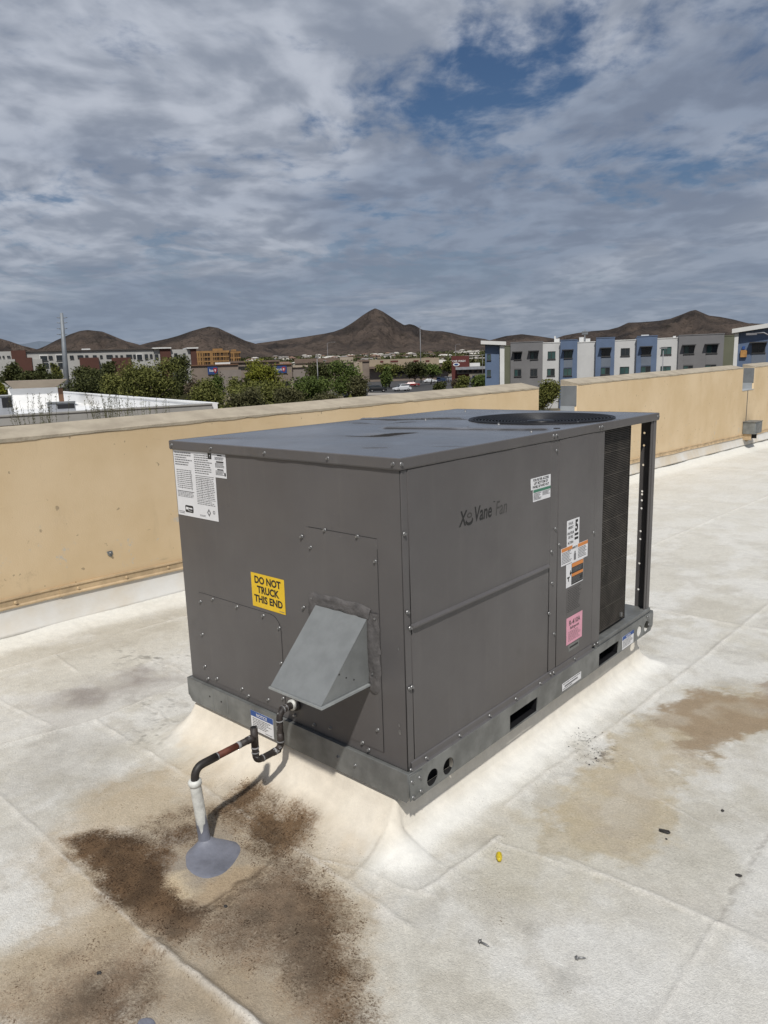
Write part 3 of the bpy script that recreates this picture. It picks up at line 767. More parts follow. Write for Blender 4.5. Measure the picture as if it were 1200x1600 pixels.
lidme_cols = np.ones((len(va), 4), np.float32)
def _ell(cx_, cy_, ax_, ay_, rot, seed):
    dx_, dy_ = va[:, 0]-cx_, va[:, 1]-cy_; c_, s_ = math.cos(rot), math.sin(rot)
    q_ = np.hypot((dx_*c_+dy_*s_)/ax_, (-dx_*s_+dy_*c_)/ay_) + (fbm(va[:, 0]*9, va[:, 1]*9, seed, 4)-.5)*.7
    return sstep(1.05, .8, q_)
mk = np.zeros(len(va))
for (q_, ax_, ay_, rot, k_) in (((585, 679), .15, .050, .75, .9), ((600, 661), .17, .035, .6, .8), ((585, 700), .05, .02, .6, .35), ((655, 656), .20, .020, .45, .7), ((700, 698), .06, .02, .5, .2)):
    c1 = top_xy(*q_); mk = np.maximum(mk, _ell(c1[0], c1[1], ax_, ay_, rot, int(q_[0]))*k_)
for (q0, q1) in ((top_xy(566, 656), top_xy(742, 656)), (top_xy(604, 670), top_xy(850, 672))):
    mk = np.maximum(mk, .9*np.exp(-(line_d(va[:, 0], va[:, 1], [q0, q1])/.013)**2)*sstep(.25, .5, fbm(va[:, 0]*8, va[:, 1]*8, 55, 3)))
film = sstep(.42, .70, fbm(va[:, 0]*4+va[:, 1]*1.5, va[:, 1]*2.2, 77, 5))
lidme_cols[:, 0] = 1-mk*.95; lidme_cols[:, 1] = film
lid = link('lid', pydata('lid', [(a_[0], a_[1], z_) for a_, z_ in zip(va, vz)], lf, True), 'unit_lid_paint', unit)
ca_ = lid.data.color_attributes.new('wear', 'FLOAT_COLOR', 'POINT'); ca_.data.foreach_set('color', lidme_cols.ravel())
lm_ = bpy.data.materials.new('lid_paint_worn'); lm_.use_nodes = True; t = NT(lm_.node_tree); bs = t.n['Principled BSDF']
a = t.add('ShaderNodeAttribute'); a.attribute_name = 'wear'; sp_ = t.add('ShaderNodeSeparateColor'); t.put(sp_.inputs[0], a.outputs['Color']); v = t.add('ShaderNodeTexCoord').outputs['Object']
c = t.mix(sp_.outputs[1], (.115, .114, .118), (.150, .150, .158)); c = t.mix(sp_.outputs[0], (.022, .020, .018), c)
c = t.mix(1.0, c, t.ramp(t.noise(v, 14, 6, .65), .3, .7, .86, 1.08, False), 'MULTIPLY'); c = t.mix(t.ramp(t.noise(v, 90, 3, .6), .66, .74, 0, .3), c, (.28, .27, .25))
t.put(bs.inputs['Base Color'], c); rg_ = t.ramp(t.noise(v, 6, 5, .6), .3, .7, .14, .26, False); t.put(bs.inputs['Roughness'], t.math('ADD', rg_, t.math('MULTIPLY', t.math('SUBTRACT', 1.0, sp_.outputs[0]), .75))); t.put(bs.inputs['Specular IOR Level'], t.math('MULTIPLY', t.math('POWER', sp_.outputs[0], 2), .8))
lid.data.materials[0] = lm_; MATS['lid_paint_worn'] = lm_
lpv = []; lpf = []
prf = [(0, .0005), (.0025, -.002), (.0025, -.030), (.0005, -.0345), (-.003, -.0345)]
cornr = [(lx0, ly0, -1, -1), (lx1, ly0, 1, -1), (lx1, ly1, 1, 1), (lx0, ly1, -1, 1)]
for i in range(4):
    (ax, ay, sx, sy), (bx2, by2, tx, ty) = cornr[i], cornr[(i+1) % 4]
    nn = 30
    for q in range(nn+1):
        u_ = q/nn; px_, py_ = ax+(bx2-ax)*u_, ay+(by2-ay)*u_
        ox, oy = (0, sy) if i == 0 else (sx, 0) if i == 1 else (0, sy) if i == 2 else (sx, 0)
        wav = (.0022*math.sin(q*.9+i)+.002*math.sin(q*2.3))*(1 if i < 2 else 0)*math.sin(math.pi*u_)
        # the corner ends of each lip run out to the corner of the next one
        ex = 0
        b0 = len(lpv)
        for (a_, c_) in prf:
            exx = sx*a_ if q == 0 else tx*a_ if q == nn else 0
            eyy = sy*a_ if q == 0 else ty*a_ if q == nn else 0
            if i in (0, 2): lpv.append((px_+exx, py_+oy*(a_+wav*.4*(c_ < -.02)), UH+c_))
            else: lpv.append((px_+ox*(a_+wav*.4*(c_ < -.02)), py_+eyy, UH+c_))
        if q < nn:
            for s_ in range(4): lpf.append((b0+s_, b0+5+s_, b0+6+s_, b0+1+s_))
link('lid_lip', pydata('lid_lip', lpv, lpf, False), 'unit_paint', lid)
# fan shroud, blades, guard
sv = []; sf = []
for q in range(48):
    a_ = 2*math.pi*q/48
    for (rr, z_) in ((FR, UH), (FR-.003, UH+.003), (FR-.007, UH+.001), (FR-.014, UH-.06)):
        sv.append((FX+rr*math.cos(a_), FY+rr*math.sin(a_), z_))
for q in range(48):
    q2 = (q+1) % 48
    for s_ in range(3): sf.append((q*4+s_, q2*4+s_, q2*4+s_+1, q*4+s_+1))
link('fan_shroud', pydata('fan_shroud', sv, sf, True), 'black_metal', unit)
fan = link('fan_hub', tube_me('fan_hub', [(FX, FY, UH-.12), (FX, FY, UH-.035)], .062, 18), 'black_metal', unit)
for q in range(4):
    a_ = q*math.pi/2+.5; bv = []
    for i in range(6):
        rr = .06+.25*i/5
        for j in range(5):
            tt = a_ + (j/4-.5)*1.05*(1-.25*i/5); bv.append((FX+rr*math.cos(tt), FY+rr*math.sin(tt), UH-.100+.045*j/4-.012*math.sin(j/4*math.pi)))
    bf = [(i*5+j, i*5+j+1, (i+1)*5+j+1, (i+1)*5+j) for i in range(5) for j in range(4)]
    link('fan_blade', pydata('fan_blade', bv, bf, True), 'black_metal', fan)
gv = []; gf = []
def ring(r, z, tr, n=56, k=5):
    b0 = len(gv)
    for i in range(n):
        a_ = 2*math.pi*i/n
        for j in range(k):
            c_ = 2*math.pi*j/k; rr = r+tr*math.cos(c_)
            gv.append((FX+rr*math.cos(a_), FY+rr*math.sin(a_), z+tr*math.sin(c_)))
    for i in range(n):
        for j in range(k):
            i2 = (i+1) % n; j2 = (j+1) % k
            gf.append((b0+i*k+j, b0+i2*k+j, b0+i2*k+j2, b0+i*k+j2))
def gz(r): return UH + .001 - .016*(1-(r/FR)**2)
r_ = .045
while r_ < FR+.012:
    ring(r_, gz(min(r_, FR))+.002, .0021); r_ += .0148
for q in range(6):
    a_ = q*math.pi/3+.2
    pts = [(FX+r2*math.cos(a_), FY+r2*math.sin(a_), gz(min(r2, FR))-.003) for r2 in (.02, .1, .2, .28, FR, FR+.03)]
    tm = tube_me('spoke', pts, .0028, 6); b0 = len(gv)
    gv += [tuple(v_.co) for v_ in tm.vertices]; gf += [tuple(b0+i for i in p_.vertices) for p_ in tm.polygons]
    bpy.data.meshes.remove(tm)
g_ = link('fan_guard', pydata('fan_guard', gv, gf, True), 'black_metal', unit); g_['kind'] = 'stuff'
link('guard_cap', tube_me('guard_cap', [(FX, FY, gz(0)-.004), (FX, FY, gz(0)+.007)], .062, 20), 'black_metal', g_)
link('fan_hole', tube_me('fan_hole', [(top_xy(885, 669)[0]-.03, top_xy(885, 669)[1]-.02, UH+.0002), (top_xy(885, 669)[0]-.03, top_xy(885, 669)[1]-.02, UH+.0014)], .013, 18), 'cutline', lid)

# ---- end wall: access plate, lower cover, hood
aplate = plate('access_plate', 'end', R4(-.412, .131, -.098, .831), (), .003, .0022)
for seg in (R4(-.0985, .131, -.0963, .80), R4(-.40, .8315, -.0975, .8332), R4(-.398, .800, -.393, .832)):
    plate('joint', 'end', seg, (), .001, .0007 if seg[0][0] < -.39 and seg[0][1] > .79 else .0012, 'cutline', aplate)
cover = plate('cover_plate', 'end', rrect(-1.066, .121, -.572, .484, (.0, .05, .055, .012)), (), .003, .0018)
cline = rrect(-1.067, .120, -.5705, .4855, (.0, .05, .055, .012)); cin = rrect(-1.066, .121, -.572, .484, (.0, .05, .055, .012))
plate('joint', 'end', cline, [cin], .001, .0008, 'cutline', cover)
# hood
HX0, HX1, HZT, HZB, HD = -.378, -.146, .572, .358, .216
hood = empty('exhaust_hood'); hood.parent = unit
tk = .0016
def quadplate(name, pts, th, material, parent):
    a_, b_, c_, d_ = [Vector(p_) for p_ in pts]; n_ = (b_-a_).cross(d_-a_).normalized()*th
    v_ = [a_, b_, c_, d_, a_-n_, b_-n_, c_-n_, d_-n_]
    return link(name, pydata(name, v_, [(0, 1, 2, 3), (7, 6, 5, 4), (0, 4, 5, 1), (1, 5, 6, 2), (2, 6, 7, 3), (3, 7, 4, 0)]), material, parent)
top_pl = quadplate('hood_top', [(HX0, -HD, HZB), (HX1, -HD, HZB), (HX1, -.004, HZT), (HX0, -.004, HZT)], tk, 'hood_metal', hood)
for xx, nm in ((HX0+.0005, 1), (HX1-.0005, 0)):
    v_ = [(xx, -HD+.002, HZB), (xx, -.003, HZB), (xx, -.003, HZT-.003)]
    v2 = [(xx+(tk if nm else -tk), *q[1:]) for q in v_]
    link('hood_side', pydata('hood_side', v_+v2, [(0, 1, 2), (5, 4, 3), (0, 3, 4, 1), (1, 4, 5, 2), (2, 5, 3, 0)]), 'hood_metal', hood)
box('hood_lip', hood, 'lip_highlight_metal', HX0-.002, HX1+.009, -HD-.007, -HD+.012, HZB-.0075, HZB-.0012)
box('hood_lip', hood, 'lip_highlight_metal', HX1-.014, HX1+.009, -HD+.0125, -.010, HZB-.0075, HZB-.0012)
box('hood_lip', hood, 'galvanized', HX0, HX0+.014, -HD+.0165, -.010, HZB-.010, HZB-.0005)
box('hood_screen', hood, 'void_black', HX0+.02, HX1-.02, -HD+.02, -.006, HZB-.004, HZB-.002)
# ragged caulk smeared round the hood
def smear(name, pts, width, th, seed, parent):
    pts2 = []
    for a_, b_ in zip(pts[:-1], pts[1:]):
        n_ = max(2, int(math.hypot(b_[0]-a_[0], b_[1]-a_[1])/.008))
        pts2 += [(a_[0]+(b_[0]-a_[0])*i/n_, a_[1]+(b_[1]-a_[1])*i/n_) for i in range(n_)]
    pts2.append(pts[-1]); v_ = []; f_ = []; rs_ = np.random.default_rng(seed); K = 7
    for i, (a_, b_) in enumerate(pts2):
        q = pts2[min(i+1, len(pts2)-1)]; p_ = pts2[max(i-1, 0)]
        tx, tz = q[0]-p_[0], q[1]-p_[1]; l_ = math.hypot(tx, tz) or 1; nx2, nz2 = -tz/l_, tx/l_
        wl = width*(.72+.45*float(vnoise(np.array(i*.35), np.array(0.), seed))); wr = width*(.72+.45*float(vnoise(np.array(i*.35), np.array(5.), seed)))
        for j in range(K):
            s_ = j/(K-1)*2-1; off_ = wl*s_ if s_ < 0 else wr*s_
            hh = 0.0006 if abs(s_) == 1 else th*(.35+.9*float(vnoise(np.array(i*.16), np.array(j*1.1), seed+3)))
            v_.append((a_+nx2*off_, -hh-.0022, b_+nz2*off_))
    for i in range(len(pts2)-1):
        for j in range(K-1): f_.append((i*K+j, (i+1)*K+j, (i+1)*K+j+1, i*K+j+1))
    me = pydata(name, v_, f_, True); me.flip_normals(); return link(name, me, 'caulk', parent)
smear('caulk', [(HX0-.012, .515), (HX0-.010, HZT+.012), (HX0+.05, HZT+.020), (HX1-.05, HZT+.018), (HX1+.012, HZT+.008)], .026, .007, 3, hood)
smear('caulk', [(HX1+.020, HZT+.022), (HX1+.022, .50), (HX1+.021, .43), (HX1+.020, HZB-.004), (HX1+.008, HZB-.022)], .028, .007, 9, hood)
smear('caulk', [(HX0-.010, .53), (HX0-.008, .47), (HX0-.006, HZB)], .014, .006, 14, hood)
for px_ in ((530, 1054), (541, 1059), (553, 1062)):
    h_ = hit(px_[0], px_[1], 0, HX1); d_ = link('rivet_hole', tube_me('rivet_hole', [(HX1-.001, h_.y, h_.z), (HX1+.0006, h_.y, h_.z)], .0028, 8), 'cutline', hood)

# ---- screws
sb = bmesh.new()
bmesh.ops.create_cone(sb, cap_ends=True, segments=12, radius1=.0068, radius2=.0056, depth=.002, matrix=Matrix.Translation((0, 0, .001)))
bmesh.ops.create_cone(sb, cap_ends=True, segments=6, radius1=.0042, radius2=.0038, depth=.0042, matrix=Matrix.Translation((0, 0, .0045)))
smesh = bpy.data.meshes.new('screw'); sb.to_mesh(smesh); sb.free(); smesh.materials.append(MATS['steel'])
s_end = smesh.copy(); s_end.transform(END_M); s_side = smesh.copy(); s_side.transform(SIDE_M)
def screw(me, loc, parent=unit):
    o_ = bpy.data.objects.new('screw', me); COL.objects.link(o_); o_.parent = parent; o_.location = loc
    sc_ = random.uniform(.92, 1.08); o_.scale = (sc_, sc_, sc_)
for q in ((508, 828), (559, 838), (472, 838), (486, 855), (587, 877), (588, 966), (475, 949), (489, 934), (584, 1052), (591, 1057), (591, 1140), (567, 1160), (577, 1171), (492, 1132), (517, 1137), (461, 1117)):
    a_, b_ = end_pt(*q); screw(s_end, (a_, -.0026, b_))
for q in ((333, 936), (314, 940), (371, 948), (412, 962), (437, 981), (440, 1036), (317, 991), (321, 1041), (326, 1060), (340, 1060), (379, 1076), (389, 1087), (420, 1093), (443, 1091)):
    a_, b_ = end_pt(*q); screw(s_end, (a_, -.0022, b_))
for q in ((268, 691), (329, 697), (413, 704), (512, 714), (614, 725)):
    h_ = hit(q[0], q[1], 1, -LO-.0025); screw(s_end, (h_.x, -LO-.003, UH-.017))
for q in ((627, 725), (865, 684), (870, 682), (937, 669), (941, 668), (1029, 653)):
    h_ = hit(q[0], q[1], 0, LO+.0025); screw(s_side, (LO+.003, min(h_.y, UL-.01), UH-.017))
for q in ((533, 1179), (560, 1192)):
    a_, b_ = end_pt(*q); screw(s_end, (a_, -RO, b_-.002))
for q in ((644, 1222), (646, 1246), (656, 1215), (658, 1236), (1012, 964), (1014, 976)):
    h_ = hit(q[0], q[1], 0, RO+.003); screw(s_side, (RO+.003, h_.y, h_.z))
for q in ((630, 834), (635, 956), (639, 981), (638, 1075), (642, 1073), (860, 862), (866, 826), (861, 911), (856, 958), (864, 990), (872, 851), (868, 704), (926, 832), (663, 1183), (715, 1148), (762, 1117), (803, 1091), (841, 1067), (857, 1052), (862, 1050), (895, 1029), (926, 1007), (931, 1004), (638, 1202)):
    a_, b_ = side_pt(*q); screw(s_side, (.0052 if b_ > RH+.03 else .009, max(a_, .006), b_))
for q in ((731, 669), (779, 663), (830, 674), (903, 661), (727, 643), (665, 657)):
    a_, b_ = top_xy(*q); screw(smesh, (a_, b_, float(lid_z(a_, b_))))
for q in ((333, 1086), (351, 1094)):
    a_, b_ = end_pt(*q); link('pilot_hole', tube_me('pilot_hole', [(a_, -RO+.001, b_), (a_, -RO-.0008, b_)], .004, 8), 'cutline', unit)
for q, r_ in (((624, 1133), .004), ((625, 1144), .006), ((623, 1014), .003)):
    a_, b_ = end_pt(*q); link('paint_chip', fill_me('paint_chip', circ(0, 0, r_, 7, r_*1.6), (), .0006), 'steel', unit).matrix_basis = Matrix.Translation((a_, -.0006, b_)) @ END_M
for z_ in np.linspace(0, 1, 4):
    xq = -UW+.16+.28*z_+(.07 if z_ > .5 else 0)
    plate('weld_crease', 'end', R4(xq, .004, xq+.0022, RH-.006), (), .0008, RO+.0006, 'hood_metal')

# ---- labels and lettering
def ink(face, s, u, v_, size, parent, bold=0, material='ink', at=.001, align='LEFT', shear=0, sx=1.0, line=1.0, space=1.0, name='lettering'):
    me = text_me(s, size, bold, shear, align, space, line)
    me.transform(Matrix.Translation((u, v_, at)) @ Matrix.Diagonal((sx, 1, 1, 1)))
    me.transform(END_M if face == 'end' else SIDE_M)
    return link(name, me, material, parent)
def bars(face, rects, parent, material='soft_ink', at=.001, name='print'):
    """rows of unreadable small print"""
    v_ = []; f_ = []
    for (u0, v0, u1, v1) in rects:
        b0 = len(v_); v_ += [(u0, v0, at), (u1, v0, at), (u1, v1, at), (u0, v1, at)]; f_.append((b0, b0+1, b0+2, b0+3))
    me = pydata(name, v_, f_); me.transform(END_M if face == 'end' else SIDE_M)
    o_ = link(name, me, material, parent); o_['kind'] = 'stuff'; return o_
def lines(u0, u1, vtop, vbot, n, fill=.5, rag=.25, words=True, seed=0):
    rs_ = random.Random(seed); out = []; st = (vtop-vbot)/n
    for i in range(n):
        v1 = vtop-st*i; v0 = v1-st*fill; end = u1-(u1-u0)*rag*rs_.random()
        u = u0
        while u < end:
            wl = (u1-u0)*rs_.uniform(.05, .16) if words else (end-u0)
            out.append((u, v0, min(end, u+wl), v1)); u += wl+(u1-u0)*.022
    return out
# specification sheet at the top left of the end wall
sp = plate('specification_sheet', 'end', R4(-1.158, .790, -.893, 1.047), (), .0008, .0012, 'white_label'); sp['label'] = 'white specification sheet with tables of small print'
bars('end', lines(-1.150, -1.035, 1.040, .985, 6, .45, .35, True, 1) + lines(-1.146, -1.04, .972, .895, 10, .35, .05, True, 2) + lines(-1.148, -1.036, .888, .862, 5, .4, .1, True, 3)
     + lines(-1.02, -.905, 1.036, .960, 9, .42, .3, True, 4) + lines(-1.02, -.902, .950, .868, 12, .40, .05, True, 5) + lines(-1.02, -.90, .862, .842, 3, .4, .3, True, 6) + lines(-1.15, -1.11, .807, .795, 2, .4, .2, True, 7)
     + lines(-1.01, -.97, .805, .797, 2, .4, .2, True, 8), sp, 'soft_ink', .0016)
bars('end', [(-1.150, .887, -1.036, .8885), (-1.050, .895, -1.0485, .972), (-1.115, .895, -1.1142, .972), (-1.02, .955, -.902, .9565), (-1.02, .866, -.902, .8672), (-.985, .868, -.984, .95), (-.945, .868, -.944, .95)], sp, 'ink', .0017, 'table_rule')
lg = plate('maker_logo', 'end', rrect(-1.106, .805, -1.052, .833, (.006,)*4, 3), (), .0004, .0017, 'ink', sp)
bars('end', [(-1.101, .816, -1.083, .826), (-1.080, .819, -1.058, .8245), (-1.088, .811, -1.060, .8125)], sp, 'white_label', .0022, 'logo_mark')
dm = plate('certification_mark', 'end', [(-.962, .818), (-.950, .803), (-.938, .818), (-.950, .833)], [[(-.956, .818), (-.950, .811), (-.944, .818), (-.950, .825)]], .0004, .0017, 'soft_ink', sp)
plate('certification_mark', 'end', circ(-.918, .822, .007, 10), [circ(-.918, .822, .004, 10)], .0004, .0017, 'soft_ink', sp)
plate('code_mark', 'end', R4(-.930, 1.024, -.908, 1.046), [R4(-.922, 1.031, -.916, 1.039)], .0004, .0017, 'ink', sp)
s2 = plate('warning_sheet', 'end', R4(-.8925, .958, -.823, 1.046), (), .0008, .0012, 'white_label')
bars('end', lines(-.888, -.828, 1.034, 1.022, 3, .6, .2, True, 11)+lines(-.888, -.832, 1.012, .994, 4, .6, .2, True, 12)+lines(-.888, -.835, .984, .966, 4, .6, .2, True, 13), s2, 'soft_ink', .0016)
bars('end', [(-.872, 1.038, -.845, 1.042), (-.880, 1.014, -.836, 1.019), (-.876, .986, -.840, .990), (-.836, .966, -.827, .978)], s2, 'ink', .0017)
# yellow sign
ys_ = plate('yellow_sign', 'end', R4(-.7215, .4985, -.540, .6255), (), .0008, .0012, 'yellow_label'); ys_['label'] = 'yellow sign reading DO NOT TRUCK THIS END'
for i, s_ in enumerate(('DO NOT', 'TRUCK', 'THIS END')):
    ink('end', s_, -.6308, .5895-.0355*i, .0365, ys_, .0014, at=.0016, align='CENTER', sx=.98)
bars('end', lines(-.572, -.546, .507, .504, 1, .8, 0, True, 3), ys_, 'soft_ink', .0016)
# blue-headed notice on the end rail
nt = plate('notice_label', 'end', R4(-.760, .002, -.630, .082), (), .0008, RO+.0012, 'white_label')
plate('notice_header', 'end', R4(-.760, .060, -.630, .082), (), .0004, RO+.0017, 'blue_print', nt)
ink('end', 'NOTICE', -.695, .0645, .0175, nt, .0003, 'white_label', RO+.0022, 'CENTER')
bars('end', lines(-.75, -.64, .054, .014, 6, .45, .3, True, 21)+lines(-.68, -.64, .010, .006, 1, .7, 0, True, 22), nt, 'soft_ink', RO+.0017)
# side: logo
ink('side', 'X', .280, .829, .070, fp, .0012, at=.0050, shear=.25, sx=.72)
sw_ = [(.336+.021*math.cos(a_), .840+.015*math.sin(a_)) for a_ in np.linspace(math.pi*1.02, math.pi*2.1, 14)] + [(.336+.016*math.cos(a_), .845+.011*math.sin(a_)) for a_ in np.linspace(math.pi*2.1, math.pi*1.02, 14)]
plate('logo_swoosh', 'side', sw_, (), .0004, .0053, 'ink', fp)
plate('logo_vane', 'side', circ(.338, .858, .014, 14, .009), [circ(.338, .858, .009, 14, .005)], .0004, .0053, 'grey_ink', fp)
ink('side', 'Vane', .361, .831, .071, fp, .0011, at=.0050, shear=.20, sx=.74)
ink('side', 'Fan', .488, .829, .071, fp, .0, 'grey_ink', .0050, shear=.20, sx=.76)
bars('side', [(.478, .878, .488, .881)], fp, 'ink', .0050, 'trademark')
# filter access label
fl = plate('filter_label', 'side', R4(.722, .882, .872-.006, .924), (), .0008, .0056, 'white_label', fp)
for i, s_ in enumerate(('FOR FILTER ACCESS', 'LIFT BOTTOM OF', 'PANEL UP AND OUT')):
    ink('side', s_, .794, .9115-.0125*i, .0125, fl, .0004, at=.0060, align='CENTER', sx=1.02)
f2 = plate('instruction_label', 'side', R4(.738, .836, .866, .8815), (), .0008, .0054, 'white_label', fp)
plate('green_header', 'side', R4(.740, .870, .865, .880), (), .0004, .0060, 'green_print', f2)
bars('side', lines(.742, .798, .867, .840, 6, .5, .3, True, 31)+lines(.806, .862, .867, .850, 4, .5, .3, True, 32), f2, 'soft_ink', .0060)
# stack height label
sh = plate('stack_label', 'side', R4(1.003, .588, 1.107, .717), (), .0008, .0060, 'white_label', cp); sh['label'] = 'white stack height label with a large 5'
for i, s_ in enumerate(('STACK', 'HEIGHT', 'HAUTEUR', 'DE PILE', 'ALTURA')):
    ink('side', s_, 1.034, .698-.0165*i-(.006 if i > 1 else 0)-(.006 if i > 3 else 0), .0145, sh, .0004, at=.0064, align='CENTER', sx=.85)
ink('side', 'DE APILAMIENTO', 1.054, .594, .0125, sh, .0004, at=.0064, align='CENTER', sx=.82)
ink('side', '5', 1.083, .666, .062, sh, .003, at=.0064, align='CENTER', sx=.85)
bars('side', [(1.067, .646, 1.099, .656), (1.067, .629, 1.099, .639)], sh, 'ink', .0064)
# orange warning labels
wl1 = plate('warning_label', 'side', R4(.958, .540, 1.050, .612), (), .0008, .0064, 'white_label', cp)
plate('orange_header', 'side', R4(.960, .597, 1.049, .611), (), .0004, .0069, 'orange_print', wl1)
bars('side', lines(.963, 1.046, .593, .545, 8, .5, .3, True, 41), wl1, 'soft_ink', .0069)
wl2 = plate('warning_label', 'side', R4(1.050, .536, 1.186, .607), (), .0008, .0062, 'white_label', cp)
plate('orange_header', 'side', R4(1.098, .592, 1.185, .606), (), .0004, .0067, 'orange_print', wl2)
bars('side', lines(1.10, 1.183, .588, .543, 7, .5, .3, True, 42)+[(1.064, .545, 1.082, .572), (1.068, .572, 1.078, .582)], wl2, 'soft_ink', .0067)
wl3 = plate('hazard_label', 'side', R4(1.003, .440, 1.150, .537), (), .0008, .0060, 'white_label', cp)
plate('black_panel', 'side', R4(1.047, .444, 1.148, .534), (), .0004, .0065, 'ink', wl3)
plate('orange_header', 'side', R4(1.049, .517, 1.147, .533), (), .0004, .0069, 'orange_print', wl3)
plate('orange_header', 'side', R4(1.049, .478, 1.147, .490), (), .0004, .0069, 'orange_print', wl3)
bars('side', lines(1.052, 1.144, .513, .494, 4, .45, .3, True, 43)+lines(1.052, 1.144, .474, .448, 5, .45, .3, True, 44), wl3, 'soft_ink', .0069)
bars('side', [(1.010, .478, 1.032, .484), (1.020, .464, 1.026, .478), (1.032, .492, 1.045, .500), (1.036, .486, 1.041, .508)], wl3, 'ink', .0066)
wd_ = plate('wiring_plate', 'side', R4(1.012, .322, 1.148, .434), (), .0006, .0056, 'unit_paint', cp)
bars('side', lines(1.018, 1.142, .428, .328, 14, .3, .3, True, 45), wd_, 'cutline', .0060)
pk = plate('refrigerant_label', 'side', R4(1.014, .192, 1.152, .308), (), .0008, .0060, 'pink_label', cp); pk['label'] = 'pink refrigerant label'
ink('side', 'R-410A', 1.083, .272, .030, pk, .0006, 'grey_ink', .0064, 'CENTER', sx=1.05)
ink('side', 'Refrigerant', 1.083, .254, .0175, pk, .0003, 'grey_ink', .0064, 'CENTER')
bars('side', lines(1.03, 1.138, .245, .200, 8, .28, .25, True, 46), pk, 'grey_ink', .0064)
plate('latch_tag', 'side', R4(1.036, .158, 1.128, .186), (), .0006, .0056, 'galvanized', cp)
bars('side', [(1.044, .170, 1.118, .178)], cp, 'cutline', .0060, 'latch_slot')
# labels on the side rail
rl = plate('rail_label', 'side', R4(.966, .012, 1.131, .044), (), .0008, RO+.0012, 'white_label')
bars('side', lines(.972, 1.125, .041, .036, 1, .7, .1, True, 51)+[(.985, .024, 1.10, .031)]+lines(.972, 1.06, .020, .015, 1, .7, .1, True, 52), rl, 'soft_ink', RO+.0017)
n2_ = plate('notice_label', 'side', R4(1.543, .004, 1.671, .068), (), .0008, RO+.0012, 'white_label')
plate('notice_header', 'side', R4(1.543, .051, 1.671, .068), (), .0004, RO+.0017, 'blue_print', n2_)
ink('side', 'NOTICE', 1.607, .0545, .0135, n2_, .0003, 'white_label', RO+.0022, 'CENTER')
bars('side', lines(1.55, 1.662, .047, .010, 6, .45, .3, True, 53), n2_, 'soft_ink', RO+.0017)

# ================================================================== DRAIN
mat('pipe_black', (.022, .018, .016), .55, 0, .3, 30)
pmx = bpy.data.materials.new('pipe_flaked'); pmx.use_nodes = True; MATS['pipe_flaked'] = pmx
t = NT(pmx.node_tree); bs = t.n['Principled BSDF']; v = t.add('ShaderNodeTexCoord').outputs['Object']
c = t.mix(t.ramp(t.noise(v, 26, 5, .6), .35, .65), (.017, .013, .012), (.045, .035, .03))
c = t.mix(t.ramp(t.noise(v, 34, 6, .7), .60, .66), c, (.33, .33, .33))
t.put(bs.inputs['Base Color'], c); bs.inputs['Roughness'].default_value = .6
b = t.add('ShaderNodeBump'); b.inputs['Strength'].default_value = .5; b.inputs['Distance'].default_value = .004
t.put(b.inputs['Height'], t.noise(v, 60, 4, .6)); t.put(bs.inputs['Normal'], b.outputs[0])
mat('pipe_rust', (.10, .028, .015), .7, 0, .5, 22, bump=.3)
mat('pipe_grey', (.24, .24, .245), .7, 0, .5, 25)
drain = empty('condensate_drain_pipe', (-.516, -.414, -.19))
tag(drain, 'black condensate drain pipe with a trap running to a white standpipe', 'pipe')
def dl(o_): o_.location = -drain.location; return o_
PX = -.516; r_ = .0118
def dt(name, pts, rad=None, m_='pipe_flaked', parent=drain, seg=14):
    o_ = link(name, tube_me(name, pts, rad or r_, seg), m_, parent)
    if parent is drain: dl(o_)
    return o_
E0, E1, T0, T1, S0_, TE, EL, DN = (PX, .002, .174), (PX, -.078, .174), (PX, -.078, .034), (PX, -.190, .034), (PX, -.190, .160), (PX, -.190, .124), (PX, -.428, .120), (PX, -.431, .066)
trap = dt('trap', [E0]+arc(E0, E1, T0, .034)+arc(E1, T0, T1, .028)+arc(T0, T1, S0_, .026)+[S0_])
dt('run', [TE, (PX, -.250, .123)], m_='pipe_flaked'); dt('run', [(PX, -.25, .123), (PX, -.345, .1215)], r_*.99, m_='pipe_rust')
dt('elbow', [(PX, -.345, .1215)]+arc((PX, -.345, .1215), EL, DN, .034)+[DN], r_*1.12, 'pipe_black')
for (a_, b_, m_, rr) in (((PX, -.058, .174), (PX, -.062, .174), 'pipe_grey', 1.16), ((PX, -.044, .174), (PX, -.047, .174), 'pipe_grey', 1.12), ((PX, -.078, .140), (PX, -.078, .136), 'pipe_grey', 1.14), ((PX, -.078, .064), (PX, -.078, .058), 'pipe_grey', 1.16),
                        ((PX, -.105, .034), (PX, -.109, .034), 'pipe_grey', 1.15), ((PX, -.160, .034), (PX, -.163, .034), 'pipe_grey', 1.12), ((PX, -.190, .070), (PX, -.190, .066), 'pipe_grey', 1.15), ((PX, -.19, .088), (PX, -.19, .083), 'pipe_grey', 1.15), ((PX, -.262, .1228), (PX, -.250, .123), 'pipe_grey', 1.05), ((PX, -.340, .1216), (PX, -.346, .1216), 'pipe_grey', 1.08)):
    dt('joint_ring', [a_, b_], r_*rr, m_)
for (a_, b_, rr) in (((PX, -.008, .174), (PX, -.068, .174), 1.08), ((PX, -.078, .094), (PX, -.078, .050), 1.10), ((PX, -.088, .034), (PX, -.118, .034), 1.08), ((PX, -.190, .155), (PX, -.190, .092), 1.1), ((PX, -.190, .124), (PX, -.222, .1235), 1.10)):
    dt('coupling', [a_, b_], r_*rr, 'pipe_flaked')
dt('stub_bore', [(PX, -.190, .158), (PX, -.190, .1608)], r_*.82, 'void_black')
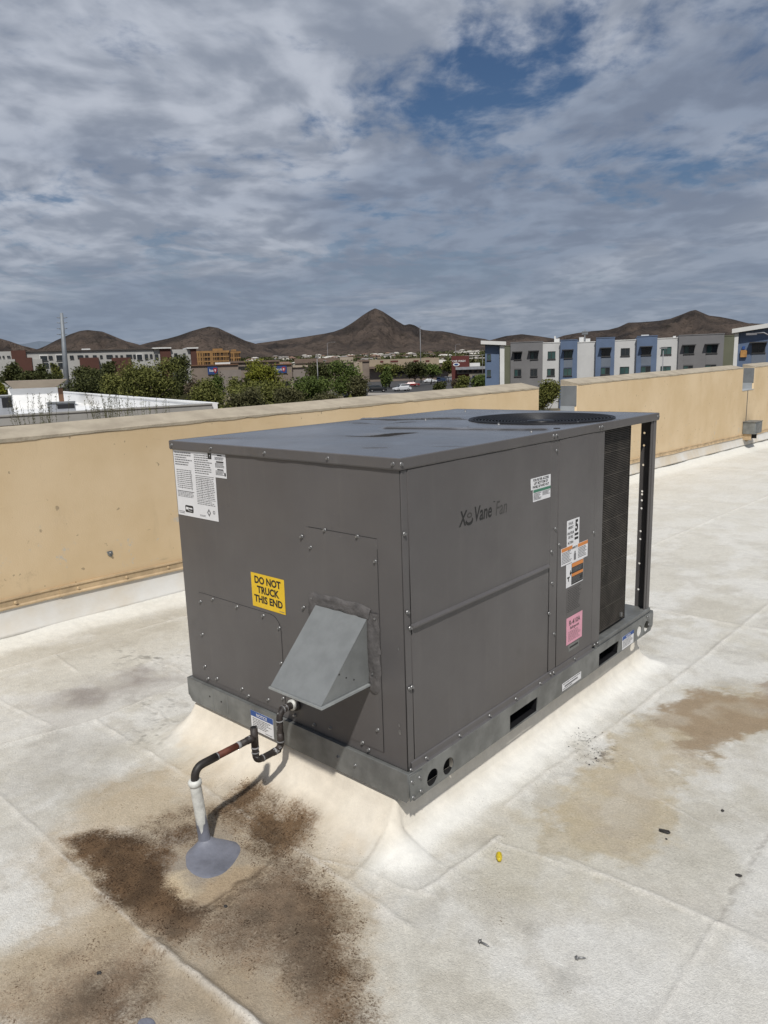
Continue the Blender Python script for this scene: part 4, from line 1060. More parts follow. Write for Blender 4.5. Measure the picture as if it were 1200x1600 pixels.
dt('wall_collar', [(PX+.004, -.003, .174), (PX+.004, -.012, .174)], .024, 'rubber'); dt('wall_collar', [(PX, -.012, .174), (PX, -.022, .174)], .020, 'drain_white')
# the thick painted standpipe, grey sealant climbing its foot
top_, bot_ = Vector((PX, -.432, .078)), Vector((PX, -.412, -.170))
sp_pts = [bot_.lerp(top_, q) for q in (0, .2, .4, .6, .8, .94, .96, 1)]
dt('standpipe', sp_pts, .0178, 'drain_white', seg=18).data.update()
dl(link('standpipe_rim', tube_me('rim', [bot_.lerp(top_, .93), bot_.lerp(top_, .95), bot_.lerp(top_, .99), bot_.lerp(top_, 1.012)], .02, 18, True, [.0185, .0212, .0216, .017]), 'drain_white', drain))
cv = []; cf = []; nn = 20
for i in range(nn):
    a_ = 2*math.pi*i/nn; hgt = .33+.10*math.sin(a_*3+1)+.12*random.random()
    for j, q in enumerate((0, .05, .5, 1)):
        q2 = -.02+hgt*q; rr = (.034 if j == 0 else .0235 if j == 1 else .0192)
        c_ = bot_.lerp(top_, q2); cv.append((c_.x+rr*math.cos(a_), c_.y+rr*math.sin(a_), c_.z))
for i in range(nn):
    i2 = (i+1) % nn
    for j in range(3): cf.append((i*4+j, i2*4+j, i2*4+j+1, i*4+j+1))
dl(link('sealant_sleeve', pydata('sealant_sleeve', cv, cf, True), 'sealant', drain))
# pool of grey sealant
def roof_h(x, y):
    i = int(np.clip(np.searchsorted(gx, x), 1, len(gx)-1)); j = int(np.clip(np.searchsorted(gy, y), 1, len(gy)-1))
    return float(Z[i, j])
def pool(name, polypx, th, material, label, cat, res=40):
    pts = roof_px(*polypx); cxp = sum(p_[0] for p_ in pts)/len(pts); cyp = sum(p_[1] for p_ in pts)/len(pts)
    # smooth outline by Chaikin
    for _ in range(3):
        q = []
        for a_, b_ in zip(pts, pts[1:]+pts[:1]):
            q += [(a_[0]*.75+b_[0]*.25, a_[1]*.75+b_[1]*.25), (a_[0]*.25+b_[0]*.75, a_[1]*.25+b_[1]*.75)]
        pts = q
    n = len(pts); v_ = []; f_ = []; K = 12
    for j in range(K+1):
        s_ = 1-j/K
        for i, (a_, b_) in enumerate(pts):
            rg = 1+(.020*math.sin(i*.37)+.05*(float(fbm(np.array(i*.21), np.array(3.3), 4, 4))-.5)*2)*s_
            x = cxp+(a_-cxp)*s_*rg; y = cyp+(b_-cyp)*s_*rg
            hh = -.002 if j == 0 else th*(1-math.exp(-(1-s_)*9))*(.8+.5*float(fbm(np.array(x*22), np.array(y*22), 5, 3)))
            if name == 'sealant_patch': hh += .05*math.exp(-math.hypot(x+.516, y+.412)/.022)
            v_.append((x-cxp, y-cyp, roof_h(x, y)+hh))
    for j in range(K):
        for i in range(n):
            i2 = (i+1) % n; f_.append((j*n+i, j*n+i2, (j+1)*n+i2, (j+1)*n+i))
    o_ = link(name, pydata(name, v_, f_, True), material); o_.location = (cxp, cyp, 0)
    return tag(o_, label, cat)
pool('sealant_patch', [(286, 1352), (292, 1328), (330, 1312), (368, 1312), (382, 1326), (362, 1354), (338, 1374), (308, 1374)], .0045, 'sealant', 'blue grey pool of sealant around the foot of the white standpipe', 'sealant')
pool('sealant_drip', [(212, 1600), (218, 1590), (238, 1588), (246, 1600), (236, 1612), (218, 1612)], .003, 'sealant', 'small dried blue grey sealant drip on the stained roof', 'sealant')

# ---- small litter on the roof
def on_roof(px_, py_, dz=0):
    h_ = roof_pt(px_, py_); return Vector((h_.x, h_.y, roof_h(h_.x, h_.y)+dz))
wn = empty('wire_connector', on_roof(780, 1343, .009), 2.2)
link('cap', tube_me('cap', [(-.016, 0, 0), (-.012, 0, 0), (.004, 0, 0), (.012, 0, 0), (.015, 0, 0)], .006, 12, True, [.0055, .0068, .0078, .0095, .0088]), 'yellow_plastic', wn)
for q in range(6):
    a_ = q*math.pi/3; link('rib', tube_me('rib', [(-.010, .0071*math.cos(a_), .0071*math.sin(a_)), (.010, .0088*math.cos(a_), .0088*math.sin(a_))], .0011, 5), 'yellow_plastic', wn)
tag(wn, 'small yellow twist-on wire connector lying on the white roof', 'connector')
def loose_screw(px_, py_, rz, length, label):
    s_ = empty('loose_screw', on_roof(px_, py_, .005), rz)
    link('shank', tube_me('shank', [(0, 0, 0), (length, 0, -.001), (length+.006, 0, -.002)], .0026, 8, True, [.0026, .0026, .0006]), 'steel', s_)
    link('head', tube_me('head', [(-.004, 0, 0), (0, 0, 0), (.0012, 0, 0)], .006, 10, True, [.0048, .005, .0075]), 'steel', s_)
    return tag(s_, label, 'screw')
loose_screw(750, 1473, .1, .022, 'small grey loose screw lying on the clean roof below the yellow connector')
loose_screw(901, 1500, .75, .018, 'grey loose screw lying alone near the bottom of the clean roof')
cl_ = link('metal_clip', tube_me('metal_clip', [(-.014, -.003, 0), (.012, -.005, .002), (.017, 0, .001), (.012, .005, .002), (-.013, .004, 0), (-.017, .001, .0)], .0028, 8), 'rubber')
cl_.location = on_roof(1038, 1302, .006); cl_.rotation_euler = (0, 0, .15); tag(cl_, 'dark bent metal clip lying on the tan stained roof', 'clip')
for i, (q, sz, lb) in enumerate((((1154, 1369), .008, 'dark crumb of tar sitting on the roof crack'), ((931, 1186), .005, 'black round bit of rubber on the cove beside the unit'), ((1041, 1312), .004, 'tiny dark stone chip beside the bent clip'), ((155, 1520), .006, 'brown pebble lying on the stained roof'), ((1129, 1268), .006, 'dark twig fragment on the tan stain'), ((352, 1415), .006, 'dark curled leaf crumb beside the roof crack'))):
    bm = bmesh.new(); bmesh.ops.create_icosphere(bm, subdivisions=2, radius=sz)
    for v_ in bm.verts: v_.co *= random.uniform(.6, 1.15); v_.co.z *= .5; v_.co.x *= 1.3
    me = bpy.data.meshes.new('debris'); bm.to_mesh(me); bm.free()
    o_ = link('debris_bit', me, 'rubber'); o_.location = on_roof(*q, sz*.3); o_.rotation_euler = (0, 0, i*1.3); tag(o_, lb, 'debris')
gvv = []; gff = []
for i in range(240):
    big_ = i % 2
    cxg, cyg = (.09, .99) if big_ else (.19, .93)
    x = cxg+RNG.normal(0, .022)+RNG.normal(0, .02); y = cyg+RNG.normal(0, .045); s_ = abs(RNG.normal(0, .0012))+.0006; z = roof_h(x, y); b0 = len(gvv); a_ = RNG.random()*6
    c_, q = math.cos(a_)*s_, math.sin(a_)*s_
    gvv += [(x+c_*1.5, y+q*1.5, z), (x-q, y+c_, z), (x-c_*1.5, y-q*1.5, z), (x+q, y-c_, z), (x, y, z+s_*.9)]
    gff += [(b0, b0+1, b0+4), (b0+1, b0+2, b0+4), (b0+2, b0+3, b0+4), (b0+3, b0, b0+4)]
gr = link('grit', pydata('grit', gvv, gff), 'rubber'); tag(gr, 'scatter of dark grit on the cove beside the unit', 'grit', kind='stuff')

# ================================================================== THE TOWN AND THE DESERT BEYOND THE PARAPET
def hz(x):                                   # unit horizontal heading of a pixel column near the horizon
    d = ray(x, 572-(x-600)*.0316); return Vector((d.x, d.y, 0)).normalized()
def at_dist(x, y, dist):
    d = ray(x, y); return CAM + d*(dist/math.hypot(d.x, d.y))
def on_ground(x, y, z=GROUND):
    d = ray(x, y); return CAM + d*((z-CAM.z)/d.z)
def ground_h(r): return GROUND + max(0.0, r-420)*.021

class Site:
    """a frontage standing square to (or turned from) the line of sight; local X runs right, Y away, Z up"""
    def __init__(s, px, dist, turn=0.0, zg=None):
        h = hz(px); s.c = CAM + h*dist; s.zg = GROUND if zg is None else zg; s.c.z = s.zg
        a = math.atan2(-h.x, h.y) + turn; s.a = a
        s.u = Vector((math.cos(a), math.sin(a), 0)); s.n = Vector((-math.sin(a), math.cos(a), 0))
    def root(s, name): return empty(name, s.c, s.a)
    def p(s, x, y, back=0.0):
        d = ray(x, y); q = s.c + s.n*back
        t_ = (q-CAM).dot(s.n)/d.dot(s.n); h = CAM + d*t_ - s.c
        return h.dot(s.u), h.z
    def rect(s, x0, x1, y0, y1, back=0.0):
        ym = (y0+y1)/2; xm = (x0+x1)/2
        u0 = s.p(x0, ym, back)[0]; u1 = s.p(x1, ym, back)[0]
        return u0, u1, s.p(xm, y1, back)[1], s.p(xm, y0, back)[1]

# --- terrain
gm = bpy.data.materials.new('desert_ground'); gm.use_nodes = True; MATS['desert_ground'] = gm
t = NT(gm.node_tree); bs = t.n['Principled BSDF']; v = t.add('ShaderNodeTexCoord').outputs['Object']
c = t.mix(t.ramp(t.noise(v, .02, 6, .6), .35, .65), (.20, .15, .105), (.30, .235, .165))
c = t.mix(t.ramp(t.noise(v, .09, 6, .7), .44, .56), c, (.040, .044, .022))
t.put(bs.inputs['Base Color'], c); bs.inputs['Roughness'].default_value = .9
vv = []; ff = []; NA = 160
rr_ = [0, 10, 25, 50, 100, 180, 300, 420, 600, 900, 1300, 1800, 2600, 4000, 7000, 14000]
for r0 in rr_:
    for k in range(NA):
        a_ = 2*math.pi*k/NA; zz = GROUND if r0 < 420 else min(ground_h(r0), ground_h(2600))
        vv.append((CAM.x+r0*math.cos(a_), CAM.y+r0*math.sin(a_), zz))
for i in range(len(rr_)-1):
    for k in range(NA):
        k2 = (k+1) % NA; ff.append((i*NA+k, (i+1)*NA+k, (i+1)*NA+k2, i*NA+k2))
tag(link('ground', pydata('ground', vv, ff, True), 'desert_ground'), 'tan desert ground sheet running out to the hills', 'ground', kind='structure')
mat('asphalt', (.055, .053, .052), .9, 0, .25, .3)
mat('concrete', (.33, .30, .26), .9, 0, .15, .5)

mm = bpy.data.materials.new('mountain_rock'); mm.use_nodes = True; MATS['mountain_rock'] = mm
t = NT(mm.node_tree); bs = t.n['Principled BSDF']; v = t.add('ShaderNodeTexCoord').outputs['Object']
c = t.mix(t.ramp(t.noise(v, .006, 7, .65), .36, .64), (.044, .037, .034), (.120, .092, .075))  # dark rock tones also carry the cloud shadow over the hills
c = t.mix(t.ramp(t.noise(v, .05, 6, .75), .50, .64, 0, .7), c, (.024, .022, .016))
bm_ = t.add('ShaderNodeBump'); bm_.inputs['Strength'].default_value = 1.0; bm_.inputs['Distance'].default_value = 30.0
t.put(bm_.inputs['Height'], t.noise(v, .022, 7, .7)); t.put(bs.inputs['Normal'], bm_.outputs[0])
t.put(bs.inputs['Base Color'], c); bs.inputs['Roughness'].default_value = .95; bs.inputs['Specular IOR Level'].default_value = .1
mat('far_ridge', (.12, .15, .19), .95, 0, .1, .002)  # haze of distance painted in as a blue base colour
def ridge(name, sil, dist, depth, label, seed, foot=-10, material='mountain_rock', rough=1.0):
    xs = np.array([q[0] for q in sil], float); ys = np.array([q[1] for q in sil], float)
    n = int((xs[-1]-xs[0])/1.6)+2; m_ = 40
    px = np.linspace(xs[0], xs[-1], n); py = np.interp(px, xs, ys)
    ker = np.array([.25, .5, .25]);
    for _ in range(1): py[1:-1] = np.convolve(py, ker, 'valid')
    base = hz((xs[0]+xs[-1])/2); rt = Vector((base.y, -base.x, 0))
    org = CAM + base*dist; V = []
    pts = [at_dist(a_, b_, dist) for a_, b_ in zip(px, py)]
    lat = np.array([(p_-org).dot(rt) for p_ in pts]); top = np.array([p_.z for p_ in pts])
    gz0 = ground_h(dist*.72)+foot
    # spurs run forward from the crest; height falls off towards the viewer and behind
    for j in range(m_+1):
        s_ = j/m_*2-1                                     # -1 near, +1 far
        L_ = lat*(1+s_*depth/dist)
        dep = s_*depth + (fbm(lat/depth*3+9, np.full(n, s_*1.5), seed, 4)-.5)*depth*.5*(1-s_*s_)*min(1, abs(s_)*3)
        spur = fbm(lat/depth*7, np.full(n, s_*2.2+4), seed+7, 5)
        fall = (1-abs(s_)**1.25)
        rid = 1-np.abs(2*fbm(lat/depth*5+3, np.full(n, s_*1.4), seed+13, 5)-1)
        h_ = (top-gz0)*fall*(1-(.70*(1-rid)+.35*(spur-.5))*min(1, abs(s_)*5)*rough)
        for i in range(n):
            q = org + rt*L_[i] + base*dep[i]
            V.append((q.x-org.x, q.y-org.y, gz0+max(h_[i], -5)))
    F_ = [(j*n+i, j*n+i+1, (j+1)*n+i+1, (j+1)*n+i) for j in range(m_) for i in range(n-1)]
    o_ = link(name, pydata(name, V, F_, True), material); o_.location = (org.x, org.y, 0)
    return tag(o_, label, 'mountain', kind='structure')
ridge('mountain', [(300, 556), (360, 548), (400, 536), (432, 532), (476, 526), (508, 521), (522, 518), (536, 513), (548, 506), (556, 500.5), (566, 493), (577, 486), (586, 481.5), (597, 486), (608, 493), (620, 501), (632, 508), (640, 506), (648, 508), (660, 515), (676, 517), (692, 517), (708, 520), (724, 524), (760, 529), (800, 540), (840, 552)], 2900, 620, 'tall dark pointed mountain in the middle of the skyline', 3)
ridge('mountain', [(150, 560), (195, 545), (233, 535), (262, 529), (277, 525), (300, 517), (314, 513), (327, 510), (340, 512), (353, 518), (368, 525), (383, 532), (400, 537), (440, 552), (470, 560)], 2500, 480, 'rounded dark hill with a flat shoulder above the white apartments', 17)
ridge('mountain', [(-60, 566), (0, 556), (60, 545), (72, 540), (87, 532), (110, 522), (125, 517), (137, 515.5), (160, 518), (180, 526), (197, 533), (213, 537), (250, 548), (300, 562)], 2350, 420, 'brown rounded hill behind the steel utility pole', 29)
ridge('mountain', [(-220, 560), (-120, 535), (-60, 522), (-10, 526), (15, 533), (35, 540), (60, 546), (120, 560)], 2450, 420, 'dark hill cut off by the frame beyond the utility pole', 37)
ridge('mountain', [(720, 545), (760, 533), (790, 525), (815, 522), (840, 525), (866, 529), (900, 536), (940, 545)], 3300, 420, 'low dark ridge above the roofs of the blue and white apartments', 43)
ridge('mountain', [(820, 545), (878, 524), (900, 520), (924, 517), (950, 515), (966, 511), (981, 504), (1008, 503), (1030, 501), (1047, 498), (1066, 491), (1078, 486), (1087, 484), (1096, 488), (1108, 493), (1125, 495), (1146, 499), (1169, 505), (1200, 506), (1215, 508), (1280, 530), (1340, 545)], 2700, 560, 'broad reddish brown mountain behind the blue apartments', 51)
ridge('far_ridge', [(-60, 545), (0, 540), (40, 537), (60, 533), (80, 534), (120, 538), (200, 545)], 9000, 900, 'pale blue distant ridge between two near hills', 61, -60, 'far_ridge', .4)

# --- vegetation
def leaf_mat(name, c0, c1):
    m_ = bpy.data.materials.new(name); m_.use_nodes = True; MATS[name] = m_
    t_ = NT(m_.node_tree); b_ = t_.n['Principled BSDF']; g_ = t_.add('ShaderNodeNewGeometry')
    t_.put(b_.inputs['Base Color'], t_.mix(g_.outputs['Random Per Island'], c0, c1)); b_.inputs['Roughness'].default_value = .7
    b_.inputs['Specular IOR Level'].default_value = .2
leaf_mat('leaf_mesquite', (.065, .074, .017), (.165, .168, .046))
leaf_mat('leaf_olive', (.05, .05, .022), (.11, .105, .045))
leaf_mat('leaf_yellow', (.095, .108, .012), (.20, .20, .028))
leaf_mat('leaf_dark', (.028, .034, .011), (.078, .086, .027))
leaf_mat('leaf_green', (.045, .068, .016), (.115, .148, .036))
leaf_mat('leaf_dry', (.06, .047, .030), (.11, .088, .056))
mat('bark', (.09, .07, .05), .9, 0, .3, 2)
def crown_me(name, w_, h_, d_, n, leaf, seed, lobes=9, flat=.0):
    n = int(n*2.2)
    rg = np.random.default_rng(seed)
    cen = []
    for i in range(lobes):
        a_ = rg.uniform(0, 2*math.pi); r0 = rg.uniform(.15, .62)
        cen.append((math.cos(a_)*r0*w_/2, math.sin(a_)*r0*d_/2, rg.uniform(-.28, .34)*h_, rg.uniform(.34, .56)))
    cen.append((0, 0, .05*h_, .5))
    which = rg.integers(0, len(cen), n); cc = np.array(cen)[which]
    dirs = rg.normal(size=(n, 3)); dirs /= np.linalg.norm(dirs, axis=1)[:, None]
    # leaves gather in small sprays near each lobe's skin
    nsp = max(20, n//9); spd = rg.normal(size=(nsp, 3)); spd /= np.linalg.norm(spd, axis=1)[:, None]
    dirs = spd[rg.integers(0, nsp, n)]*.75 + dirs*.5
    rad = rg.uniform(.15, 1.0, n)**.6
    p_ = cc[:, :3] + dirs*rad[:, None]*cc[:, 3:4]*np.array([w_*.62, d_*.62, h_*.62])
    p_[:, 2] = np.clip(p_[:, 2], -h_*.5, h_*.52)
    a_ = rg.normal(size=(n, 3)); a_ /= np.linalg.norm(a_, axis=1)[:, None]
    b_ = np.cross(a_, rg.normal(size=(n, 3))); b_ /= np.linalg.norm(b_, axis=1)[:, None]
    s_ = leaf*rg.uniform(.6, 1.4, n)[:, None]
    V = np.stack([p_-a_*s_, p_+b_*s_*.45, p_+a_*s_, p_-b_*s_*.45], 1).reshape(-1, 3)
    F_ = np.arange(4*n).reshape(n, 4)
    return pydata(name, V, F_)
def trunk_me(h_, r0, w_, seed, lean=.1):
    rg = random.Random(seed); V = []; F_ = []
    def limb(p0, p1, ra, rb):
        mid_ = (p0+p1)/2 + Vector((rg.uniform(-1, 1), rg.uniform(-1, 1), 0))*(p1-p0).length*.12
        tm = tube_me('l', [p0, mid_, p1], ra, 7, True, [ra, (ra+rb)/2, rb]); b0 = len(V)
        V.extend([tuple(v_.co) for v_ in tm.vertices]); F_.extend([tuple(b0+i for i in p_.vertices) for p_ in tm.polygons]); bpy.data.meshes.remove(tm)
    fork = Vector((rg.uniform(-lean, lean)*h_, rg.uniform(-lean, lean)*h_, h_*.45)); limb(Vector((0, 0, -.1)), fork, r0, r0*.7)
    for k in range(6):
        a_ = k*1.05+rg.random(); e = Vector((math.cos(a_)*w_*.3, math.sin(a_)*w_*.3, h_*rg.uniform(.75, 1.15))); limb(fork, e, r0*.55, r0*.12)
    return pydata('trunk', V, F_, True)
TREE_N = 0
def tree(x0, x1, yt, yb, dist, leafm, label, n=2200, kind='tree', group=None, leafpx=1.5, lobes=9, name=None):
    global TREE_N; TREE_N += 1
    xm = (x0+x1)/2; s = Site(xm, dist, 0, ground_h(dist))
    u0, u1, zb, zt = s.rect(x0, x1, yt, yb)
    w_ = u1-u0; h_ = zt-zb; zc = (zt+zb)/2
    rt = empty(name or ('shrub' if kind == 'shrub' else 'tree'), s.c + s.u*((u0+u1)/2), random.random()*6)
    cm = crown_me('crown', w_, h_, w_, n, leafpx*dist/FPX*1.2, TREE_N*7+1, lobes)
    o_ = link('crown', cm, leafm, rt); o_.location = (0, 0, zc)
    link('trunk', trunk_me(max(zc, .6), max(.05, w_*.028), w_, TREE_N), 'bark', rt)
    return tag(rt, label, kind, group)
# behind the neighbour's white roof
tree(176, 292, 561, 640, 95, 'leaf_mesquite', 'big wide mesquite tree behind the white neighbouring roof', 5200, leafpx=1.5, lobes=14)
tree(248, 300, 572, 640, 118, 'leaf_dark', 'dark tree just beyond the big mesquite', 1800)
tree(102, 180, 588, 640, 130, 'leaf_dark', 'dark bushy tree between the pole and the big mesquite', 2400)
tree(285, 330, 590, 640, 100, 'leaf_dry', 'dry brownish shrubby tree by the corner of the white roof', 1700)
tree(312, 356, 583, 632, 112, 'leaf_green', 'green rounded tree in front of the tan bank wall', 1900)
tree(352, 388, 590, 636, 110, 'leaf_mesquite', 'low green tree next to the yellow green palo verde', 1400)
tree(374, 446, 562, 628, 120, 'leaf_yellow', 'bright yellow green palo verde tree', 3400, lobes=11)
tree(350, 420, 606, 650, 75, 'leaf_olive', 'grey olive desert bush below the palo verde', 2000, 'shrub')
tree(415, 480, 608, 648, 72, 'leaf_olive', 'dull olive bush at the left foot of the lamp pole', 2000, 'shrub')
tree(470, 545, 612, 645, 74, 'leaf_olive', 'long dull olive bush below the two dark street trees', 2000, 'shrub')
tree(476, 528, 566, 625, 170, 'leaf_dark', 'dark street tree beside the tan bank tower', 2000)
tree(512, 576, 564, 622, 150, 'leaf_green', 'full green street tree right of the lamp pole', 3000, lobes=11)
tree(540, 580, 588, 628, 125, 'leaf_olive', 'brownish olive bush in front of the street trees', 1600, 'shrub')
tree(0, 45, 566, 606, 190, 'leaf_dark', 'dark tree below the white apartments at the frame edge', 1700)
tree(46, 78, 570, 606, 185, 'leaf_dark', 'dark narrow tree left of the steel pole', 1300)
tree(78, 100, 568, 606, 186, 'leaf_mesquite', 'thin tree directly behind the steel pole', 900)
tree(108, 150, 566, 606, 182, 'leaf_dark', 'dark tree right of the steel pole', 1500)
tree(152, 186, 566, 606, 180, 'leaf_dark', 'dark tree under the brown apartment block', 1400)
tree(252, 300, 556, 596, 178, 'leaf_dark', 'very dark tree at the end of the white apartments', 1800)
tree(112, 176, 577, 612, 150, 'leaf_dark', 'dark thicket in the street behind the white roof wall', 2200, lobes=12)
tree(24, 98, 580, 612, 158, 'leaf_dark', 'dark thicket behind the roof tower', 2200, lobes=12)
tree(186, 262, 574, 612, 155, 'leaf_dark', 'dark thicket behind the big mesquite', 2200, lobes=12)
tree(292, 352, 592, 640, 88, 'leaf_mesquite', 'wide olive green bush by the end of the white roof', 2600, 'shrub', lobes=12)
tree(355, 470, 596, 640, 92, 'leaf_mesquite', 'broad low green thicket under the palo verde', 4200, 'shrub', lobes=16)
tree(440, 530, 590, 640, 110, 'leaf_green', 'broad green thicket in front of the bank tower', 3200, 'shrub', lobes=14)
tree(150, 215, 584, 640, 100, 'leaf_mesquite', 'olive tree joined to the left of the big mesquite', 2600, lobes=12)
tree(-6, 12, 600, 628, 120, 'leaf_yellow', 'small yellow green bush at the left frame edge', 700, 'shrub')
for k, (a_, b_, yt, yb, dd_, lm, lb) in enumerate(((583, 632, 569, 590, 215, 'leaf_mesquite', 'flat parking lot tree left of the tall thin pole'), (592, 612, 574, 606, 205, 'leaf_green', 'slim parking lot tree above the dark car'), (628, 668, 566, 592, 220, 'leaf_dark', 'dark round parking lot tree at the tall thin pole'), (655, 690, 568, 588, 235, 'leaf_green', 'green parking lot tree before the long cream shop'),
        (690, 712, 565, 584, 250, 'leaf_mesquite', 'small tree beside the red car wash sign'), (676, 700, 596, 614, 165, 'leaf_dark', 'dark round shrub at the parking lot edge'), (702, 728, 592, 610, 160, 'leaf_dry', 'dry tan bush near the white cars'), (712, 738, 588, 610, 158, 'leaf_mesquite', 'green bush between the white cars and the blue tarp'), (735, 764, 586, 612, 150, 'leaf_green', 'green bush against the blue apartment wall'))):
    tree(a_, b_, yt, yb, dd_, lm, lb, 1200, 'shrub' if yt > 585 else 'tree')
tree(838, 876, 594, 640, 62, 'leaf_mesquite', 'dark green shrub seen through the parapet notch', 2600, 'shrub', lobes=10)
tree(826, 856, 612, 642, 66, 'leaf_dark', 'darker low shrub behind the notch in the parapet', 1200, 'shrub')
# tall thin weeds in the gap behind the parapet
mat('weed_stem', (.10, .10, .045), .8, 0, .2)
def weeds(x0, x1, yt, yb, dist, label, n, seed):
    s = Site((x0+x1)/2, dist); rg = random.Random(seed); u0, u1, zb, zt = s.rect(x0, x1, yt, yb); rt = empty('tall_weed', s.c + s.u*(u0+u1)/2)
    V = []; F_ = []; LV = []; LF = []; w_ = u1-u0
    for i in range(n):
        bx0 = rg.gauss(0, w_*.13); tx = bx0*1.6+rg.gauss(0, w_*.22); hh = zb+(zt-zb)*rg.uniform(.45, 1.0); p0 = Vector((bx0*.8, rg.uniform(-.3, .3), 0)); p1 = Vector((tx, rg.uniform(-.7, .7), hh))
        md = (p0+p1)/2+Vector((rg.uniform(-.25, .25), 0, .1)); tm = tube_me('l', [p0, md, p1], .012, 4, False, [.010, .007, .003]); b0 = len(V)
        V += [tuple(v_.co) for v_ in tm.vertices]; F_ += [tuple(b0+q for q in p_.vertices) for p_ in tm.polygons]; bpy.data.meshes.remove(tm)
        for q in range(110):
            f_ = rg.uniform(.35, 1); c_ = (md.lerp(p1, (f_-.5)*2) if f_ > .5 else p0.lerp(md, f_*2)); l_ = rg.uniform(.04, .09); dr = Vector((rg.gauss(0, .6), rg.gauss(0, .6), rg.uniform(.3, 1))).normalized(); sd = dr.cross(Vector((rg.gauss(0, 1), rg.gauss(0, 1), .2))).normalized()*.007
            b0 = len(LV); LV += [tuple(c_-sd), tuple(c_+dr*l_*.5+sd), tuple(c_+dr*l_), tuple(c_+dr*l_*.5-sd*1.4)]; LF.append((b0, b0+1, b0+2, b0+3))
    link('stems', pydata('stems', V, F_), 'weed_stem', rt)['kind'] = 'stuff'; link('foliage', pydata('foliage', LV, LF), 'leaf_olive' if seed % 2 else 'leaf_mesquite', rt)
    tag(rt, label, 'weed')
weeds(14, 92, 612, 664, 24, 'sparse thin weed before the white roof tower, nearest the frame edge', 26, 3)
weeds(138, 208, 612, 660, 25, 'bushy green weed poking up before the white roof wall', 40, 5)
weeds(206, 246, 618, 652, 26, 'small green weed right of the bushy weed before the white roof', 20, 8)

# --- neighbouring white roof
mat('white_roof', (.80, .80, .79), .7, 0, .08, .4); mat('cornice_grey', (.34, .33, .31), .8, 0, .15, 1); mat('tan_stucco', (.30, .235, .175), .85, 0, .15, .6)
mat('cornice_tan', (.36, .30, .235), .85, 0, .1, .8); mat('brown_stucco', (.16, .085, .05), .85, 0, .15, .6)
mat('equip_grey', (.30, .31, .33), .6, .2, .2, 1)
nz = -.16
A_, B_ = hit(-260, 664, 2, nz), hit(330, 630, 2, nz)
C_ = hit(98, 612, 2, nz)
nb = empty('neighbour_building', (B_.x, B_.y, GROUND))
def nbw(name, p0, p1, z0, z1, th, material, shift=0.0):
    d_ = (p1-p0); d_.z = 0; L_ = d_.length; a_ = math.atan2(d_.y, d_.x)
    o_ = link(name, box_me(name, 0, L_, shift, shift+th, z0, z1), material, nb); o_.location = (p0.x-B_.x, p0.y-B_.y, -GROUND); o_.rotation_euler = (0, 0, a_); return o_
BA = (A_-B_); BA.z = 0; BC = (C_-B_)*1.9; BC.z = 0
A2 = B_+BA; C2 = B_+BC; D2 = A2+BC
# near wall (outside seen), far wall (inside seen)
nbw('wall', A2, B_, GROUND, nz-.42, .30, 'tan_stucco', 0)
nbw('cornice', A2, B_, nz-.42, nz-.06, .46, 'cornice_grey', -.10); nbw('cornice_step', A2, B_, nz-.50, nz-.4205, .38, 'brown_stucco', -.05)
nbw('coping', A2, B_, nz-.0595, nz, .50, 'cornice_grey', -.14)
nbw('parapet', B_, C2, GROUND, nz-.05, .30, 'white_roof', -.30); nbw('coping', B_, C2, nz-.0495, nz+.01, .40, 'white_roof', -.35)
rfv = [(q.x-B_.x, q.y-B_.y, nz-.85-GROUND) for q in (A2, B_, C2, D2)]
link('roof_deck', pydata('roof_deck', rfv, [(0, 1, 2, 3)]), 'white_roof', nb)
tag(nb, 'low neighbouring building with a bright white roof and grey edge', 'building')
st = Site(58, 62); tw = st.root('roof_tower')
u0, u1, zb, zt = st.rect(14, 92, 606, 640); box('white_wall', tw, 'white_roof', u0, u1, 0, 3.0, zb, zt)
u0, u1, zb2, zt2 = st.rect(8, 106, 594, 606)
cv_ = [(u0+.5, 0-.04, zb2), (u1-.9, -.04, zb2), (u1-.9, 3.05, zb2), (u0+.5, 3.05, zb2), (u0, -.7, zt2), (u1, -.7, zt2), (u1, 3.7, zt2), (u0, 3.7, zt2)]
link('cornice', pydata('cornice', cv_, BOXF), 'cornice_tan', tw)
u0, u1, zb3, zt3 = st.rect(86, 100, 607, 640); box('brown_return', tw, 'brown_stucco', u0, u1, .05, 2.6, zb3, zt3)
tag(tw, 'white roof tower with a flared tan cornice and brown side', 'tower')
for (a_, b_, yt, yb, dd_, lb) in ((-6, 20, 620, 640, 46, 'grey rooftop machine on the white roof at the frame edge'), (74, 118, 630, 640, 44, 'low dark rooftop machine on the white roof by the tower')):
    s = Site((a_+b_)/2, dd_); u0, u1, zb, zt = s.rect(a_, b_, yt, yb); rt = s.root('rooftop_machine'); box('body', rt, 'equip_grey', u0, u1, 0, 1.6, zb-.4, zt, .03)
    box('grille', rt, 'black_metal', u0+(u1-u0)*.35, u1-.05, -.02, -.001, zb+(zt-zb)*.15, zt-.06); box('cap', rt, 'galvanized', u0-.03, u1+.03, -.05, 1.65, zt+.001, zt+.04); tag(rt, lb, 'machine')

